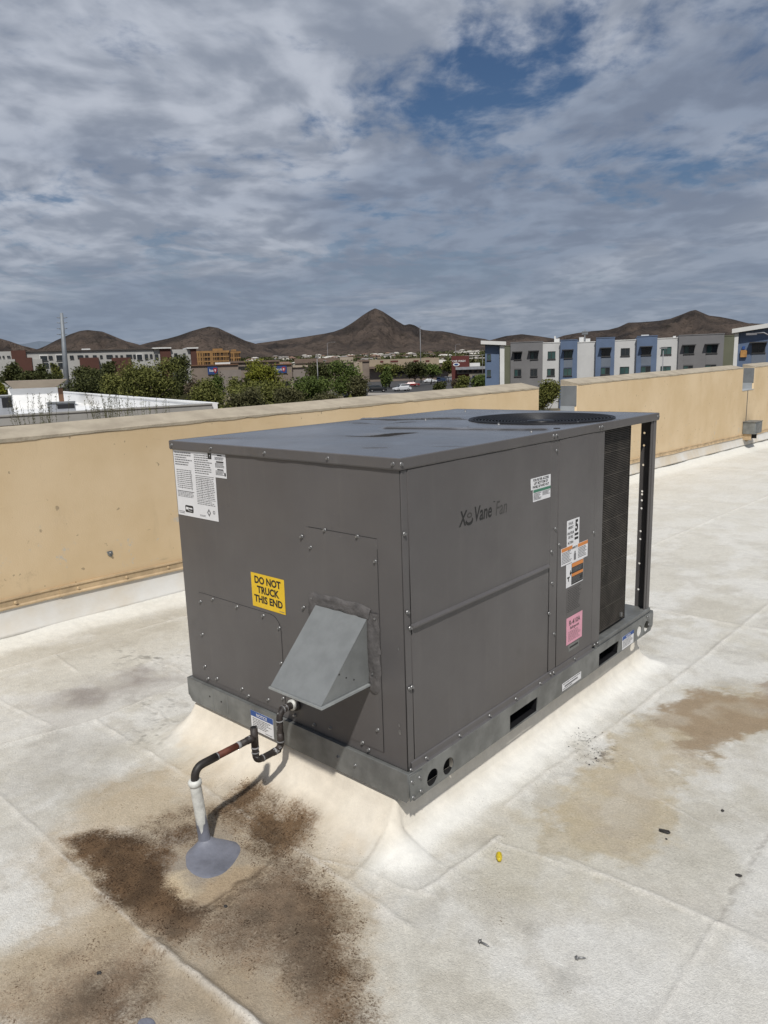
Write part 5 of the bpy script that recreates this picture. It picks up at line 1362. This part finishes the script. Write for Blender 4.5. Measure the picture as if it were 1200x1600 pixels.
# --- blue and white apartments
mat('apt_blue', (.115, .162, .255), .8, 0, .12, .5); mat('apt_white', (.56, .56, .55), .8, 0, .06, .5); mat('apt_grey', (.185, .182, .185), .8, 0, .1, .5); mat('apt_olive', (.135, .14, .095), .8, 0, .1, .5)
mat('apt_panel', (.15, .175, .215), .8, 0, .1, .5); mat('glass_dark', (.028, .034, .038), .12, 0, .3, .8); mat('glass_green', (.05, .10, .095), .12, 0, .3, .8); mat('frame_dark', (.05, .05, .05), .6, 0, .1); mat('white_trim', (.66, .66, .64), .7, 0, .06, 1)
S = Site(960, 103); apt = S.root('apartment_block')
def seg(x0, x1, yt, material, fwd=0.0, deep=9.0, name='wall'):
    u0 = S.p(x0, 560)[0]; u1 = S.p(x1, 560)[0]; zt = S.p((x0+x1)/2, yt)[1]
    o_ = box(name, apt, material, u0, u1, -fwd, deep, 0, zt)
    box('parapet_cap', o_, 'white_trim' if material == 'apt_white' else material, u0-.03, u1+.03, -fwd-.05, -fwd+.25, zt+.001, zt+.10)
    return o_
def window(site, root, x0, x1, y0, y1, fwd, awn=False, alt=0, frame='frame_dark'):
    u0, u1, zb, zt = site.rect(x0, x1, y0, y1); e = .06
    w_ = empty('window'); w_.parent = root; f = -fwd
    for (a_, b_, c_, d_) in ((u0, u1, zt-e, zt), (u0, u1, zb, zb+e), (u0, u0+e, zb+e+.001, zt-e-.001), (u1-e, u1, zb+e+.001, zt-e-.001), ((u0+u1)/2-e/2, (u0+u1)/2+e/2, zb+e+.001, zt-e-.001)):
        box('frame', w_, frame, a_, b_, f-.07, f+.02, c_, d_)
    um = (u0+u1)/2; g1, g2 = (('glass_green', 'glass_dark'), ('glass_dark', 'glass_dark'), ('glass_green', 'glass_green'))[alt % 3]
    box('pane', w_, g1, u0+e+.001, um-e/2-.001, f-.03, f-.004, zb+e+.001, zt-e-.001); box('pane', w_, g2, um+e/2+.001, u1-e-.001, f-.03, f-.004, zb+e+.001, zt-e-.001)
    if awn: box('awning', w_, 'frame_dark', u0-.25, u1+.15, f-.75, f-.075, zt+.05, zt+.16)
    box('sill', w_, 'white_trim' if frame != 'frame_dark' else 'frame_dark', u0-.05, u1+.05, f-.12, f-.002, zb-.07, zb-.001)
    return w_
SEGS = [(786, 798, 541, 'apt_olive', 0), (798, 848, 535, 'apt_grey', .3), (848, 876, 536, 'apt_white', .1), (876, 902, 532, 'apt_blue', .8), (902, 931, 535, 'apt_white', .1), (931, 960, 528.5, 'apt_blue', .8), (960, 994, 532, 'apt_white', .1), (994, 1025.5, 526, 'apt_blue', .8), (1025.5, 1059, 529, 'apt_white', .1), (1059, 1129, 523.5, 'apt_grey', .5), (1129, 1148, 525, 'apt_olive', 0)]
for a_, b_, yt, mt_, fw in SEGS: seg(a_, b_, yt, mt_, fw)
WIN = [(804, 815, 551, 562, .3, 1, 1), (829, 841, 549.5, 561.5, .3, 1, 0), (804, 815, 577, 588, .3, 0, 0), (829, 840, 576.5, 588, .3, 0, 1), (856, 868, 549, 561, .1, 0, 2), (855, 867, 576, 587, .1, 0, 0), (882, 895, 548, 560, .8, 1, 2), (881, 894, 575, 587, .8, 0, 2),
       (940, 954, 545, 557, .8, 1, 1), (939, 953, 574, 585, .8, 0, 0), (970, 984, 544, 556, .1, 0, 1), (968.5, 983, 573, 584.5, .1, 0, 2), (1002, 1017, 543, 555, .8, 1, 1), (1001, 1016, 572, 583, .8, 0, 0), (1033, 1049, 542, 554, .1, 0, 2), (1032, 1048, 572, 582, .1, 0, 2), (1068, 1084, 540.5, 553, .5, 1, 0), (1103, 1120, 539, 552, .5, 1, 0), (1067, 1082, 571, 582, .5, 0, 0), (1101, 1118, 570, 581, .5, 0, 0)]
for i, (a_, b_, y0, y1, fw, aw, al) in enumerate(WIN):
    window(S, apt, a_, b_, y0, y1, fw, bool(aw), al)
for a_, b_, y0, y1, fw in ((881.5, 895, 562, 574, .8), (939.5, 954, 558.5, 573, .8), (1001.5, 1016.5, 556, 571, .8), (1067.5, 1083, 555, 570, .5), (1102, 1119, 554, 569, .5), (829, 841, 564, 575.5, .3), (804, 815, 564, 576, .3)):
    u0, u1, zb, zt = S.rect(a_, b_, y0, y1); box('infill_panel', apt, 'apt_panel' if fw > .6 else 'apt_grey', u0, u1, -fw-.025, -fw-.002, zb, zt)
for a_, b_, yt, y1 in ((868, 874, 529, 534), (905, 912, 527, 533), (915, 922, 529, 533), (1002, 1014, 523, 526.5), (1052, 1056, 525, 529), (866, 868, 525, 535)):
    u0, u1, zb, zt = S.rect(a_, b_, yt, y1, 3.0); box('roof_machine', apt, 'white_trim', u0, u1, 3.0, 4.0, zb-.5, zt)
tag(apt, 'long blue, white and grey apartment block behind the parapet', 'apartment block')
def gable(px, dist, x0, x1, yl, yr, ybase, label, wins, trim):
    s = Site(px, dist); g = s.root('apartment_wing'); u0 = s.p(x0, 560)[0]; u1 = s.p(x1, 560)[0]; zl = s.p(x0, yl)[1]; zr = s.p(x1, yr)[1]; D = 9
    V = [(u0, 0, 0), (u1, 0, 0), (u1, 0, zr), (u0, 0, zl), (u0, D, 0), (u1, D, 0), (u1, D, zr), (u0, D, zl)]
    link('wall', pydata('wall', V, [(0, 1, 2, 3), (5, 4, 7, 6), (1, 5, 6, 2), (4, 0, 3, 7), (3, 2, 6, 7)]), 'apt_blue', g)
    ov = .5
    V = [(u0-ov, -.8, zl+.02), (u1+ov, -.8, zr+.02), (u1+ov, D+.5, zr+.02), (u0-ov, D+.5, zl+.02)]; V += [(a_, b_, c_+.42) for a_, b_, c_ in V]
    link('roof', pydata('roof', V, BOXF), 'white_trim', g)
    for t_ in trim:
        a0 = s.p(t_[0], 560)[0]; a1 = s.p(t_[1], 560)[0]; box('pilaster', g, 'white_trim', a0, a1, -.5, -.003, 0, min(zl, zr)-.01+(.0 if t_[0] > 900 else 0))
    for wn_ in wins: window(s, g, *wn_)
    tag(g, label, 'building'); return s, g
gable(772, 92, 758, 784, 538, 540, 604, 'slim blue apartment wing with a white slab roof', [(761, 767, 553, 563, 0, False, 2), (761, 767, 578, 588, 0, False, 2)], [(781, 788)])
gs_, gg = gable(1185, 84, 1150, 1240, 521, 505, 604, 'blue gabled apartment wing with a pale rake at the frame edge', [(1175, 1196, 536.5, 551, 0, True, 1), (1212, 1230, 535, 550, 0, True, 0)], [(1146, 1152)])
u0, u1, zb, zt = gs_.rect(1174, 1197, 552, 569); box('infill_panel', gg, 'apt_panel', u0, u1, -.025, -.002, zb, zt)
mat('orange_metal', (.42, .22, .07), .6, 0, .3, 2)
u0, u1, zb, zt = gs_.rect(1157, 1167, 547, 558); box('wall_lantern', gg, 'orange_metal', u0, u1, -.25, -.002, zb, zt); u0, u1, zb, zt = gs_.rect(1160, 1164, 541, 546); box('lantern_cap', gg, 'blue_print', u0, u1, -.2, -.002, zb, zt)

# --- cars
mat('car_white', (.62, .63, .64), .3, 0, .05, 1); mat('car_black', (.012, .013, .015), .3, 0, .1, 1); mat('car_silver', (.30, .31, .33), .3, .3, .05, 1); mat('car_green', (.05, .14, .09), .3, 0, .1, 1); mat('car_red', (.22, .03, .03), .3, 0, .1, 1); mat('car_blue', (.03, .05, .10), .3, 0, .1, 1)
def car(px, py, rz, paint, label, suv=0, dist=None):
    c_ = on_ground(px, py); g = empty('parked_car', c_, rz); Hh = 1.42+.32*suv; L_ = 2.3
    prof_ = [(-L_, .35), (-L_, .75), (-L_+.15, .95), (-1.55, 1.0), (-.95 if not suv else -1.9, Hh) if not suv else (-2.05, Hh-.06), (-1.6, Hh) if suv else (-.7, Hh+.0), (.45, Hh), (1.15, .98), (2.05, .86), (L_, .70), (L_, .35)]
    V = []; n = len(prof_)
    for sgn in (-1, 1):
        for (x, z) in prof_: V.append((x, sgn*(.90 if z < 1.02 else .70), z))
    F_ = [tuple(range(n-1, -1, -1)), tuple(range(n, 2*n))] + [(i, (i+1) % n, n+(i+1) % n, n+i) for i in range(n)]
    me = pydata('body', V, F_); bm = bmesh.new(); bm.from_mesh(me); bmesh.ops.bevel(bm, geom=bm.edges[:], offset=.05, segments=2, affect='EDGES'); bm.to_mesh(me); bm.free(); link('body', me, paint, g)
    for sgn in (-1, 1):
        V = [(-1.45 if not suv else -1.95, sgn*.845, 1.02), (1.02, sgn*.845, 1.02), (.45, sgn*.725, Hh-.08), (-.75 if not suv else -1.85, sgn*.725, Hh-.08)]
        V += [(a_, b_+sgn*.02, c2) for a_, b_, c2 in V]; link('side_window', pydata('side_window', V, BOXF), 'glass_dark', g)
        for x in (-1.4, 1.4):
            w_ = link('wheel', tube_me('wheel', [(x, sgn*.70, .33), (x, sgn*.93, .33)], .33, 14), 'rubber', g); link('rim', tube_me('rim', [(x, sgn*.92, .33), (x, sgn*.945, .33)], .20, 10), 'steel', w_)
        box('headlight', g, 'white_label', 2.24, 2.32, sgn*.55-.15, sgn*.55+.15, .62, .74); box('tail_light', g, 'car_red', -2.32, -2.25, sgn*.6-.15, sgn*.6+.15, .72, .86)
    V = [(1.13, -.66, 1.02), (1.13, .66, 1.02), (.50, .60, Hh-.05), (.50, -.60, Hh-.05)]; V += [(a_+.03, b_, c2+.02) for a_, b_, c2 in V]; link('windscreen', pydata('windscreen', V, BOXF), 'glass_dark', g)
    tag(g, label, 'car')
YA_ = math.atan2(hz(650).y, hz(650).x)-math.pi/2
car(590, 613, YA_+.15, 'car_black', 'black car parked at the left of the lot, above the parapet', 1)
car(628, 611, YA_+math.pi+.5, 'car_white', 'white and green fronted car parked right of the black car', 1)
car(644, 604, YA_, 'car_red', 'dark red car half hidden behind the white one', 0)
car(672, 598, YA_+.2, 'car_white', 'white car leftmost in the car wash row', 0)
car(690, 597, YA_+.9, 'car_blue', 'dark blue car in the middle of the car wash row', 1)
car(702, 596, YA_+.6, 'car_silver', 'silver car next to the white pickup in the car wash row', 1)
car(716, 597, YA_+math.pi, 'car_white', 'long white car at the end of the car wash row', 0)
car(530, 622, YA_+.3, 'car_white', 'white car behind the bushes under the green street tree', 0)
pl0, pl1, pl2, pl3 = on_ground(560, 622), on_ground(775, 625), on_ground(770, 590), on_ground(560, 588)
lot = link('parking_lot', pydata('parking_lot', [(q.x, q.y, GROUND+.02) for q in (pl0, pl1, pl2, pl3)], [(0, 1, 2, 3)]), 'asphalt'); tag(lot, 'asphalt parking lot beyond the bushes', 'parking lot', kind='structure')
pv = [on_ground(575, 618), on_ground(690, 619), on_ground(690, 615.5), on_ground(575, 614.5)]
wk = link('pavement', pydata('pavement', [(q.x, q.y, GROUND+z) for z in (.0, .14) for q in pv], BOXF), 'concrete'); tag(wk, 'pale pavement strip in front of the parking lot', 'pavement', kind='structure')

# --- shops
mat('shop_tan', (.205, .165, .135), .85, 0, .12, .4); mat('shop_grey', (.22, .19, .17), .85, 0, .1, .4); mat('shop_cream', (.33, .27, .195), .85, 0, .1, .4); mat('shop_roof', (.16, .115, .09), .85, 0, .15, .4)
mat('sign_blue', (.02, .05, .17), .5, 0, .08, 2); mat('sign_red', (.30, .02, .03), .5, 0, .08, 2); mat('maroon', (.10, .022, .018), .8, 0, .12, .5); mat('tarp_blue', (.015, .05, .25), .6, 0, .2, .8); mat('dark_open_shade', (.012, .011, .010), .8, 0, .2)  # near-black for door openings and for shade painted below shop roofs
def shop(name, px, dist, boxes, label, cat='building', zg=None):
    s = Site(px, dist, 0, zg if zg is not None else ground_h(dist)); g = s.root(name)
    for (nm, mt_, x0, x1, yt, yb, f, d_) in boxes:
        u0, u1, zb, zt = s.rect(x0, x1, yt, yb if yb else yt+1)
        box(nm, g, mt_, u0, u1, f, f+d_, zb if yb else 0, zt)
    tag(g, label, cat); return s, g
def sign_text(s, g, txt, x, y, hpx, material, fwd, align='CENTER', bold=.0, sx=1.0):
    u, z = s.p(x, y); h = hpx/FPX*(s.c-CAM).length*1.35
    me = text_me(txt, h, bold*h, 0, align); me.transform(Matrix.Diagonal((sx, 1, 1, 1))); me.transform(END_M); me.transform(Matrix.Translation((u, fwd, z))); return link('lettering', me, material, g)
def bank(px, dist, x0, x1, yt, sx0, sx1, sy0, sy1, extra, label):
    s, g = shop('bank', px, dist, [('wall', 'shop_tan', x0, x1, yt, None, 0, 12), ('roof_trim', 'brown_stucco', x0-.6, x1+.6, yt-1.6, yt, -.4, 12.8)]+extra, label)
    u0, u1, zb, zt = s.rect(sx0, sx1, sy0, sy1); bd_ = box('sign', g, 'sign_blue', u0, u1, -.30, -.02, zb, zt)
    um = u0+(u1-u0)*.76; zm = (zb+zt)/2; hh = (zt-zb)*.30
    me = fill_me('emblem', [(um-hh*.8, zm+hh), (um, zm+hh*1.2), (um+hh*.8, zm+hh), (um+hh*.75, zm-hh*.3), (um, zm-hh*1.2), (um-hh*.75, zm-hh*.3)], (), .04); me.transform(END_M); link('emblem', me, 'sign_red', bd_).location = (0, -.33, 0)
    me = fill_me('emblem_mark', [(um-hh*.28, zm+hh*.5), (um+hh*.28, zm+hh*.5), (um+hh*.1, zm-hh*.5), (um-hh*.1, zm-hh*.5)], (), .04); me.transform(END_M); link('emblem_mark', me, 'white_trim', bd_).location = (0, -.36, 0)
    me = text_me('bank', (zt-zb)*.52, .01, 0, 'LEFT'); me.transform(END_M); me.transform(Matrix.Translation((u0+(u1-u0)*.16, -.32, zm-(zt-zb)*.14))); link('lettering', me, 'white_trim', bd_)
    return s, g
bank(340, 200, 298, 372, 571, 324.5, 340, 573, 585, [('roof_machine', 'white_trim', 336, 360, 566, 570, 3, 4), ('lower_wall', 'shop_grey', 344, 376, 578, None, -2.5, 2.4)], 'tan bank building with a blue sign next to the timber frame')
bank(450, 190, 426, 456, 570, 428.5, 448, 571.5, 583, [('side_wing', 'shop_grey', 456.5, 482, 574, None, 1, 10), ('wing_sign', 'cornice_tan', 456.5, 481, 570.5, 573.8, .6, 8), ('doorway', 'dark_open_shade', 459, 470, 598, None, .96, .03), ('doorway', 'dark_open_shade', 470.5, 480, 597, None, .95, .03), ('drive_through', 'dark_open_shade', 428, 454, 596, None, -.04, .03), ('white_column', 'cornice_tan', 455, 458, 594, None, -.5, .4)], 'tan bank tower with a blue sign above a drive-through')
shop('shop_row', 420, 262, [('wall', 'shop_tan', 360, 436, 566, None, 0, 12), ('roof', 'shop_roof', 358, 437, 563.5, 566, -.6, 13), ('shade', 'dark_open_shade', 362, 430, 572, 578, -.05, .04)], 'low brown roofed shop row behind the palo verde')
shop('shop_row', 520, 255, [('wall', 'shop_cream', 462, 566, 567, None, 0, 12), ('roof', 'shop_roof', 460, 530, 560, 567, -.6, 13), ('roof', 'cornice_tan', 531, 552, 558, 566.5, -.5, 10), ('shade', 'dark_open_shade', 466, 560, 572, 579, -.05, .04), ('pillar', 'cornice_tan', 553, 560, 565, None, -1, .8)], 'cream shop row with a brown roof behind the street trees')
s_, g_ = shop('shop_row', 640, 300, [('wall', 'shop_cream', 577, 686, 560.5, 572, 0, 14), ('canopy', 'shop_roof', 577, 700, 571, 574.5, -3, 3), ('wall', 'shop_tan', 577, 700, 574.5, None, .2, 12), ('shade', 'dark_open_shade', 610, 690, 576, 584, .14, .04), ('wall', 'shop_tan', 560, 577, 565, None, .5, 12), ('roof', 'shop_roof', 558, 578, 562, 565, 0, 13)], 'long cream shop front with dark lettering beyond the parking lot')
for a_, b_, y_ in ((594, 599, 565), (610, 622, 564.5), (646, 654, 564), (665, 671, 564)):
    u0, u1, zb, zt = s_.rect(a_, b_, y_-1.2, y_+1.2); box('sign', g_, 'maroon', u0, u1, -.15, -.01, zb, zt)
s_, g_ = shop('car_wash', 722, 215, [('tower', 'maroon', 705.5, 733, 556, None, 0, 8), ('canopy', 'equip_grey', 712, 764, 573, 577, -4, 11), ('wall', 'shop_grey', 714, 764, 577.2, 584, -.05, 8), ('white_block', 'white_trim', 734, 750, 567, 572.5, 1, 5)], 'dark red car wash building with white lettering', 'building')
sign_text(s_, g_, 'CAR WASH', 717, 565.6, 3.0, 'white_trim', -.05, 'CENTER', .02, .95)
u, z = s_.p(713, 569.5); me = fill_me('emblem', circ(0, 0, .95, 18, .5), (), .06); me.transform(END_M); o_ = link('emblem', me, 'white_trim', g_); o_.location = (u, -.06, z)
me = fill_me('emblem_core', circ(0, 0, .6, 14, .28), (), .06); me.transform(END_M); o_ = link('emblem_core', me, 'sign_blue', g_); o_.location = (u, -.10, z)
for k in range(6):
    u0, u1, zb, zt = s_.rect(717+k*8, 721+k*8, 578.5, 582); box('window', g_, 'glass_dark', u0, u1, -.08, -.052, zb, zt)
s = Site(752, 175); rt = s.root('blue_tarp'); u0, u1, zb, zt = s.rect(738, 766, 586, 598)
V = [(u0+(u1-u0)*i/8, -.4 if j else .6, zb+(zt-zb)*(j*.9+.12*math.sin(i*1.7+j))) for j in range(2) for i in range(9)]
link('sheet', pydata('sheet', V+[(a_, b_+.06, c2-.03) for a_, b_, c2 in V], [(i, i+1, 10+i, 9+i) for i in range(8)]+[(18+i, 27+i, 28+i, 19+i) for i in range(8)]), 'tarp_blue', rt)
for i in range(3): box('post', rt, 'frame_dark', u0+(u1-u0)*i/2-.04, u0+(u1-u0)*i/2+.04, .1, .18, 0, zb+.1)
tag(rt, 'bright blue tarp canopy beside the slim blue apartment wing', 'tarp')

# --- white apartments at the left
mat('flat_white', (.40, .395, .375), .8, 0, .06, .4); mat('flat_brown', (.085, .034, .024), .85, 0, .12, .4); mat('roof_line', (.07, .06, .055), .8, 0, .1)
S2 = Site(150, 245); wa = S2.root('white_apartments')
def wseg(x0, x1, yt, yb, mt_, f, d_=10, nm='wall'):
    u0, u1, zb, zt = S2.rect(x0, x1, yt, yb if yb else yt+2); return box(nm, wa, mt_, u0, u1, -f, d_, zb if yb else 0, zt)
wseg(-30, 17, 549.5, None, 'flat_white', 0); wseg(17.2, 40, 547.5, None, 'flat_brown', .6); wseg(40.2, 240, 548, None, 'flat_white', 0); wseg(240.2, 249, 545, None, 'flat_white', .3); wseg(249.2, 266, 545, None, 'flat_brown', .8); wseg(266.2, 297, 546, None, 'flat_white', .2); wseg(297.2, 306, 545, None, 'flat_brown', .8)
wseg(40, 240, 546.6, 547.9, 'roof_line', .5, 10.4, 'roof_edge'); wseg(238, 267, 543, 544.9, 'white_trim', 1.4, 10.6, 'roof_slab'); wseg(291, 309, 543, 544.9, 'white_trim', 1.4, 10.6, 'roof_slab'); wseg(127, 141, 544.2, 546.5, 'white_trim', -3, 5, 'roof_machine')
wseg(25, 50, 559, None, 'flat_brown', 1.6, -.01, 'bay'); wseg(124, 154, 559, None, 'flat_brown', 1.6, -.01, 'bay'); wseg(174, 204, 559, None, 'flat_brown', 1.6, -.01, 'bay'); wseg(-30, 24, 562, None, 'flat_white', 1.2, -.01, 'bay'); wseg(50.5, 66, 561, None, 'flat_white', 1.2, -.01, 'bay')
k = 0
for a_, b_, y0, y1 in ((63, 74, 556, 563.5), (76, 82, 556, 561), (88, 98, 555, 563), (109, 115, 555.5, 560.5), (121, 130, 555, 559), (133, 138, 555, 558.8), (145, 151, 555, 558.8), (156, 160, 555, 559), (166, 176, 554.5, 558.8), (180, 184, 555, 558.8), (188, 192, 555, 558.8), (197, 206, 554, 558.8), (208, 212, 554, 559), (214, 222, 554, 562), (226, 231, 553.5, 561), (234, 238, 553.5, 559), (242, 247.5, 553.5, 562), (272, 277, 552, 558), (286, 290, 552, 558), (-2, 1, 556, 559), (4, 7, 556, 559), (11, 16, 556, 558.5), (68, 76, 567, 574), (78, 84, 567, 573), (91, 99, 567, 574)):
    window(S2, wa, a_, b_, y0, y1, .2 if a_ < 240 or a_ > 266 else .3, False, 1)
for a_, b_, y0, y1 in ((62, 75, 554.5, 564.5), (87, 99, 553.8, 564), (213, 223, 553, 563)):
    u0, u1, zb, zt = S2.rect(a_, b_, y0, y1); box('white_surround', wa, 'white_trim', u0, u1, -.18, -.002, zb, zt)
tag(wa, 'long white apartment block with brown accent bays below the hills', 'apartment block')
# --- timber frame under construction
mat('timber', (.30, .165, .06), .8, 0, .25, .5); mat('timber_dark', (.05, .03, .018), .9, 0, .2)
S3 = Site(340, 290); tf = S3.root('timber_frame_building')
def tbox(x0, x1, yt, yb, f, d_, mt_='timber', nm='panel'):
    u0, u1, zb, zt = S3.rect(x0, x1, yt, yb); return box(nm, tf, mt_, u0, u1, f, f+d_, zb, zt)
tbox(306, 376, 549, 600, .3, 8, 'timber_dark', 'core')
for y0, y1 in ((548, 551.5), (556.5, 558.5), (563.5, 565.5)): tbox(305, 358, y0, y1, 0, .29, 'timber', 'floor_band')
for y0, y1 in ((549, 552), (558, 560)): tbox(360, 376, y0, y1, 0, .29, 'timber', 'floor_band')
tbox(332, 348, 544.5, 548, .5, 6, 'timber', 'stair_top'); tbox(361, 369, 546, 549, .5, 5, 'timber', 'stair_top')
rg = random.Random(5); x = 306
while x < 376:
    if not 358 < x < 360: tbox(x, x+rg.choice((.7, .9, 2.2)), 551, 600, -.03, .30, 'timber', 'stud')
    x += rg.choice((1.9, 2.4, 3.2, 4.5))
tag(tf, 'orange timber framed building under construction', 'building')

# --- poles and lamps
mat('pole_steel', (.23, .25, .27), .6, .3, .15, 1); mat('lamp_grey', (.24, .24, .25), .5, .2, .1)
s = Site(100, 160); po = s.root('utility_pole'); z1 = s.p(96, 489)[1]; u1 = s.p(96, 489)[0]; ub = s.p(103.5, 588)[0]; zb_ = s.p(103, 588)[1]
lean = (u1-ub)/(z1-zb_); u0 = ub-lean*zb_
link('shaft', tube_me('shaft', [(u0, 0, 0), (u0+lean*z1*.5, 0, z1*.5), (u1, 0, z1)], .5, 14, True, [.62, .48, .30]), 'pole_steel', po)
for y_ in (497, 505, 514, 523): 
    uu, zz = s.p(97, y_)
    for sgn in (-1, 1): link('insulator_arm', tube_me('arm', [(uu+sgn*.2, 0, zz), (uu+sgn*.95, 0, zz+.12)], .07, 6), 'pole_steel', po)
tag(po, 'tall grey steel utility pole rising above the white apartments', 'utility pole')
def lamp(px, yt, yb, dist, label, arm=0, headpx=None, thick=.09):
    s_ = Site(px, dist); g = s_.root('street_lamp'); zt = s_.p(px, yt)[1]; link('pole', tube_me('pole', [(0, 0, 0), (0, 0, zt)], thick, 8, True, [thick*1.2, thick*.7]), 'lamp_grey', g)
    if arm:
        u_ = s_.p(px+arm, yt)[0]; link('arm', tube_me('arm', [(0, 0, zt-.1), (u_*.5, 0, zt+.35), (u_, 0, zt+.3)], .05, 6), 'lamp_grey', g)
        box('lamp_head', g, 'lamp_grey', u_-.35, u_+.35, -.15, .15, zt+.22, zt+.36)
    else: box('lamp_head', g, 'lamp_grey', -.4, .4, -.18, .18, zt+.001, zt+.14)
    tag(g, label, 'street lamp'); return g
lamp(496, 559, 612, 140, 'pale street lamp pole in front of the dark street tree', 0)
lamp(508, 564, 612, 175, 'thin lamp pole just right of the pale one', 0, None, .06)
lamp(657.5, 511, 570, 260, 'very tall thin pole in front of the pointed mountain', 0, None, .13)
lamp(513, 536, 560, 330, 'curved far street lamp with a bright head above the shop roofs', 10, None, .08)
lamp(712, 539, 560, 330, 'small far street lamp above the red car wash', 6, None, .06)
lamp(1036, 545, 600, 88, 'dark street lamp pole in front of the white and blue apartments', 0, None, .07)
lamp(1210, 527, 600, 60, 'street lamp with a long arm at the right frame edge', -36, None, .08)
lamp(754, 555, 575, 200, 'short thin pole left of the slim blue wing', 0, None, .05)
am = Site(913, 180).root('antenna_mast'); s = Site(913, 180); zt = s.p(913, 515)[1]
link('mast', tube_me('mast', [(0, 0, 0), (0, 0, zt)], .12, 6), 'pole_steel', am)
for y_ in (519, 521): zz = s.p(913, y_)[1]; box('antenna', am, 'pole_steel', -.7, .7, -.2, .2, zz-.25, zz+.2)
tag(am, 'small antenna mast above the apartment roofs', 'mast')

# --- far houses and scrub on the slope
mat('house_white', (.52, .49, .44), .8, 0, .06, .3); mat('house_tan', (.33, .26, .19), .8, 0, .1, .3); mat('tile_roof', (.20, .12, .085), .8, 0, .12, .3); mat('tile_grey', (.22, .20, .185), .8, 0, .1, .3)
HM = []
for k in range(4):
    w_, d_, h_, rh = ((14, 10, 3.4, 2.0), (18, 11, 3.6, 2.2), (11, 10, 6.2, 1.8), (24, 12, 4.2, .6))[k]
    V = [(-w_/2, -d_/2, 0), (w_/2, -d_/2, 0), (w_/2, d_/2, 0), (-w_/2, d_/2, 0), (-w_/2, -d_/2, h_), (w_/2, -d_/2, h_), (w_/2, d_/2, h_), (-w_/2, d_/2, h_)]
    o2 = .7; RV = [(-w_/2-o2, -d_/2-o2, h_), (w_/2+o2, -d_/2-o2, h_), (w_/2+o2, d_/2+o2, h_), (-w_/2-o2, d_/2+o2, h_), (-w_/2+2.5, 0, h_+rh), (w_/2-2.5, 0, h_+rh)]
    HM.append((pydata('wall', V, BOXF), pydata('roof', RV, [(0, 1, 5, 4), (1, 2, 5), (2, 3, 4, 5), (3, 0, 4), (3, 2, 1, 0)]), box_me('window', -w_*.25, w_*.05, -d_/2-.06, -d_/2-.01, h_*.35, h_*.75)))
rg = random.Random(21); cnt = 0
while cnt < 78:
    px = rg.uniform(385, 760); dist = rg.uniform(560, 1900); k = rg.choice((0, 1, 1, 2, 3))
    h = hz(px); c_ = CAM+h*dist; c_.z = ground_h(dist)-.1; base_a = math.atan2(-h.x, h.y)
    g = empty('far_house', c_, base_a+rg.uniform(-.6, .6)); wm_, rm_, win_ = HM[k]
    wc = rg.choice(('house_white', 'house_white', 'house_tan')); rc = rg.choice(('tile_roof', 'tile_grey', 'house_white'))
    for nm, me_, mt_ in (('wall', wm_, wc) , ('roof', rm_, rc), ('window', win_, 'glass_dark')):
        o_ = bpy.data.objects.new(nm, me_); COL.objects.link(o_); o_.parent = g
        if not me_.materials: me_.materials.append(None)
        o_.material_slots[0].link = 'OBJECT'; o_.material_slots[0].material = MATS[mt_]
    tag(g, '%s %s house with a %s roof on the far slope under the mountain' % (('tiny', 'tiny wide', 'tiny tall', 'long flat')[k], 'white' if wc == 'house_white' else 'tan', {'tile_roof': 'red', 'tile_grey': 'grey', 'house_white': 'pale'}[rc]), 'house', 'far houses below the mountain'); cnt += 1
# desert trees between the houses: one mass nobody could count
def scrub(name, x0, x1, d0, d1, n, size, leafm, label, seed):
    rg = np.random.default_rng(seed); px = rg.uniform(x0, x1, n); di = rg.uniform(d0**.5, d1**.5, n)**2
    P_ = []
    for a_, b_ in zip(px, di):
        h = hz(a_); s0 = size*rg.uniform(.5, 1.4); c_ = CAM+h*b_
        gz_ = ground_h(b_); m_ = 10
        off_ = rg.normal(size=(m_, 3))*np.array([s0*.55, s0*.55, s0*.32]); off_[:, 2] = np.abs(off_[:, 2])+.2*s0
        P_.append(np.array([c_.x, c_.y, gz_])+off_)
    p_ = np.concatenate(P_); m_ = len(p_); a_ = rg.normal(size=(m_, 3)); a_ /= np.linalg.norm(a_, axis=1)[:, None]
    b_ = np.cross(a_, rg.normal(size=(m_, 3))); b_ /= np.linalg.norm(b_, axis=1)[:, None]; s_ = size*.42
    V = np.stack([p_-a_*s_, p_+b_*s_*.6, p_+a_*s_, p_-b_*s_*.6], 1).reshape(-1, 3)
    o_ = link(name, pydata(name, V, np.arange(4*m_).reshape(m_, 4)), leafm); tag(o_, label, 'vegetation', kind='stuff')
scrub('desert_scrub', 330, 800, 430, 2000, 1500, 5.0, 'leaf_dark', 'dark scrub and trees among the far houses', 4)
scrub('desert_scrub', 330, 800, 430, 2000, 700, 4.5, 'leaf_olive', 'olive scrub among the far houses', 6)
scrub('roadside_scrub', -40, 480, 205, 420, 260, 4.0, 'leaf_dark', 'dark roadside scrub below the white apartments', 8)
scrub('roadside_scrub', 280, 590, 60, 120, 900, 1.5, 'leaf_mesquite', 'green desert scrub along the street behind the parapet', 9)
scrub('roadside_scrub', 90, 300, 85, 150, 500, 2.2, 'leaf_olive', 'olive desert scrub under the big mesquite', 10)
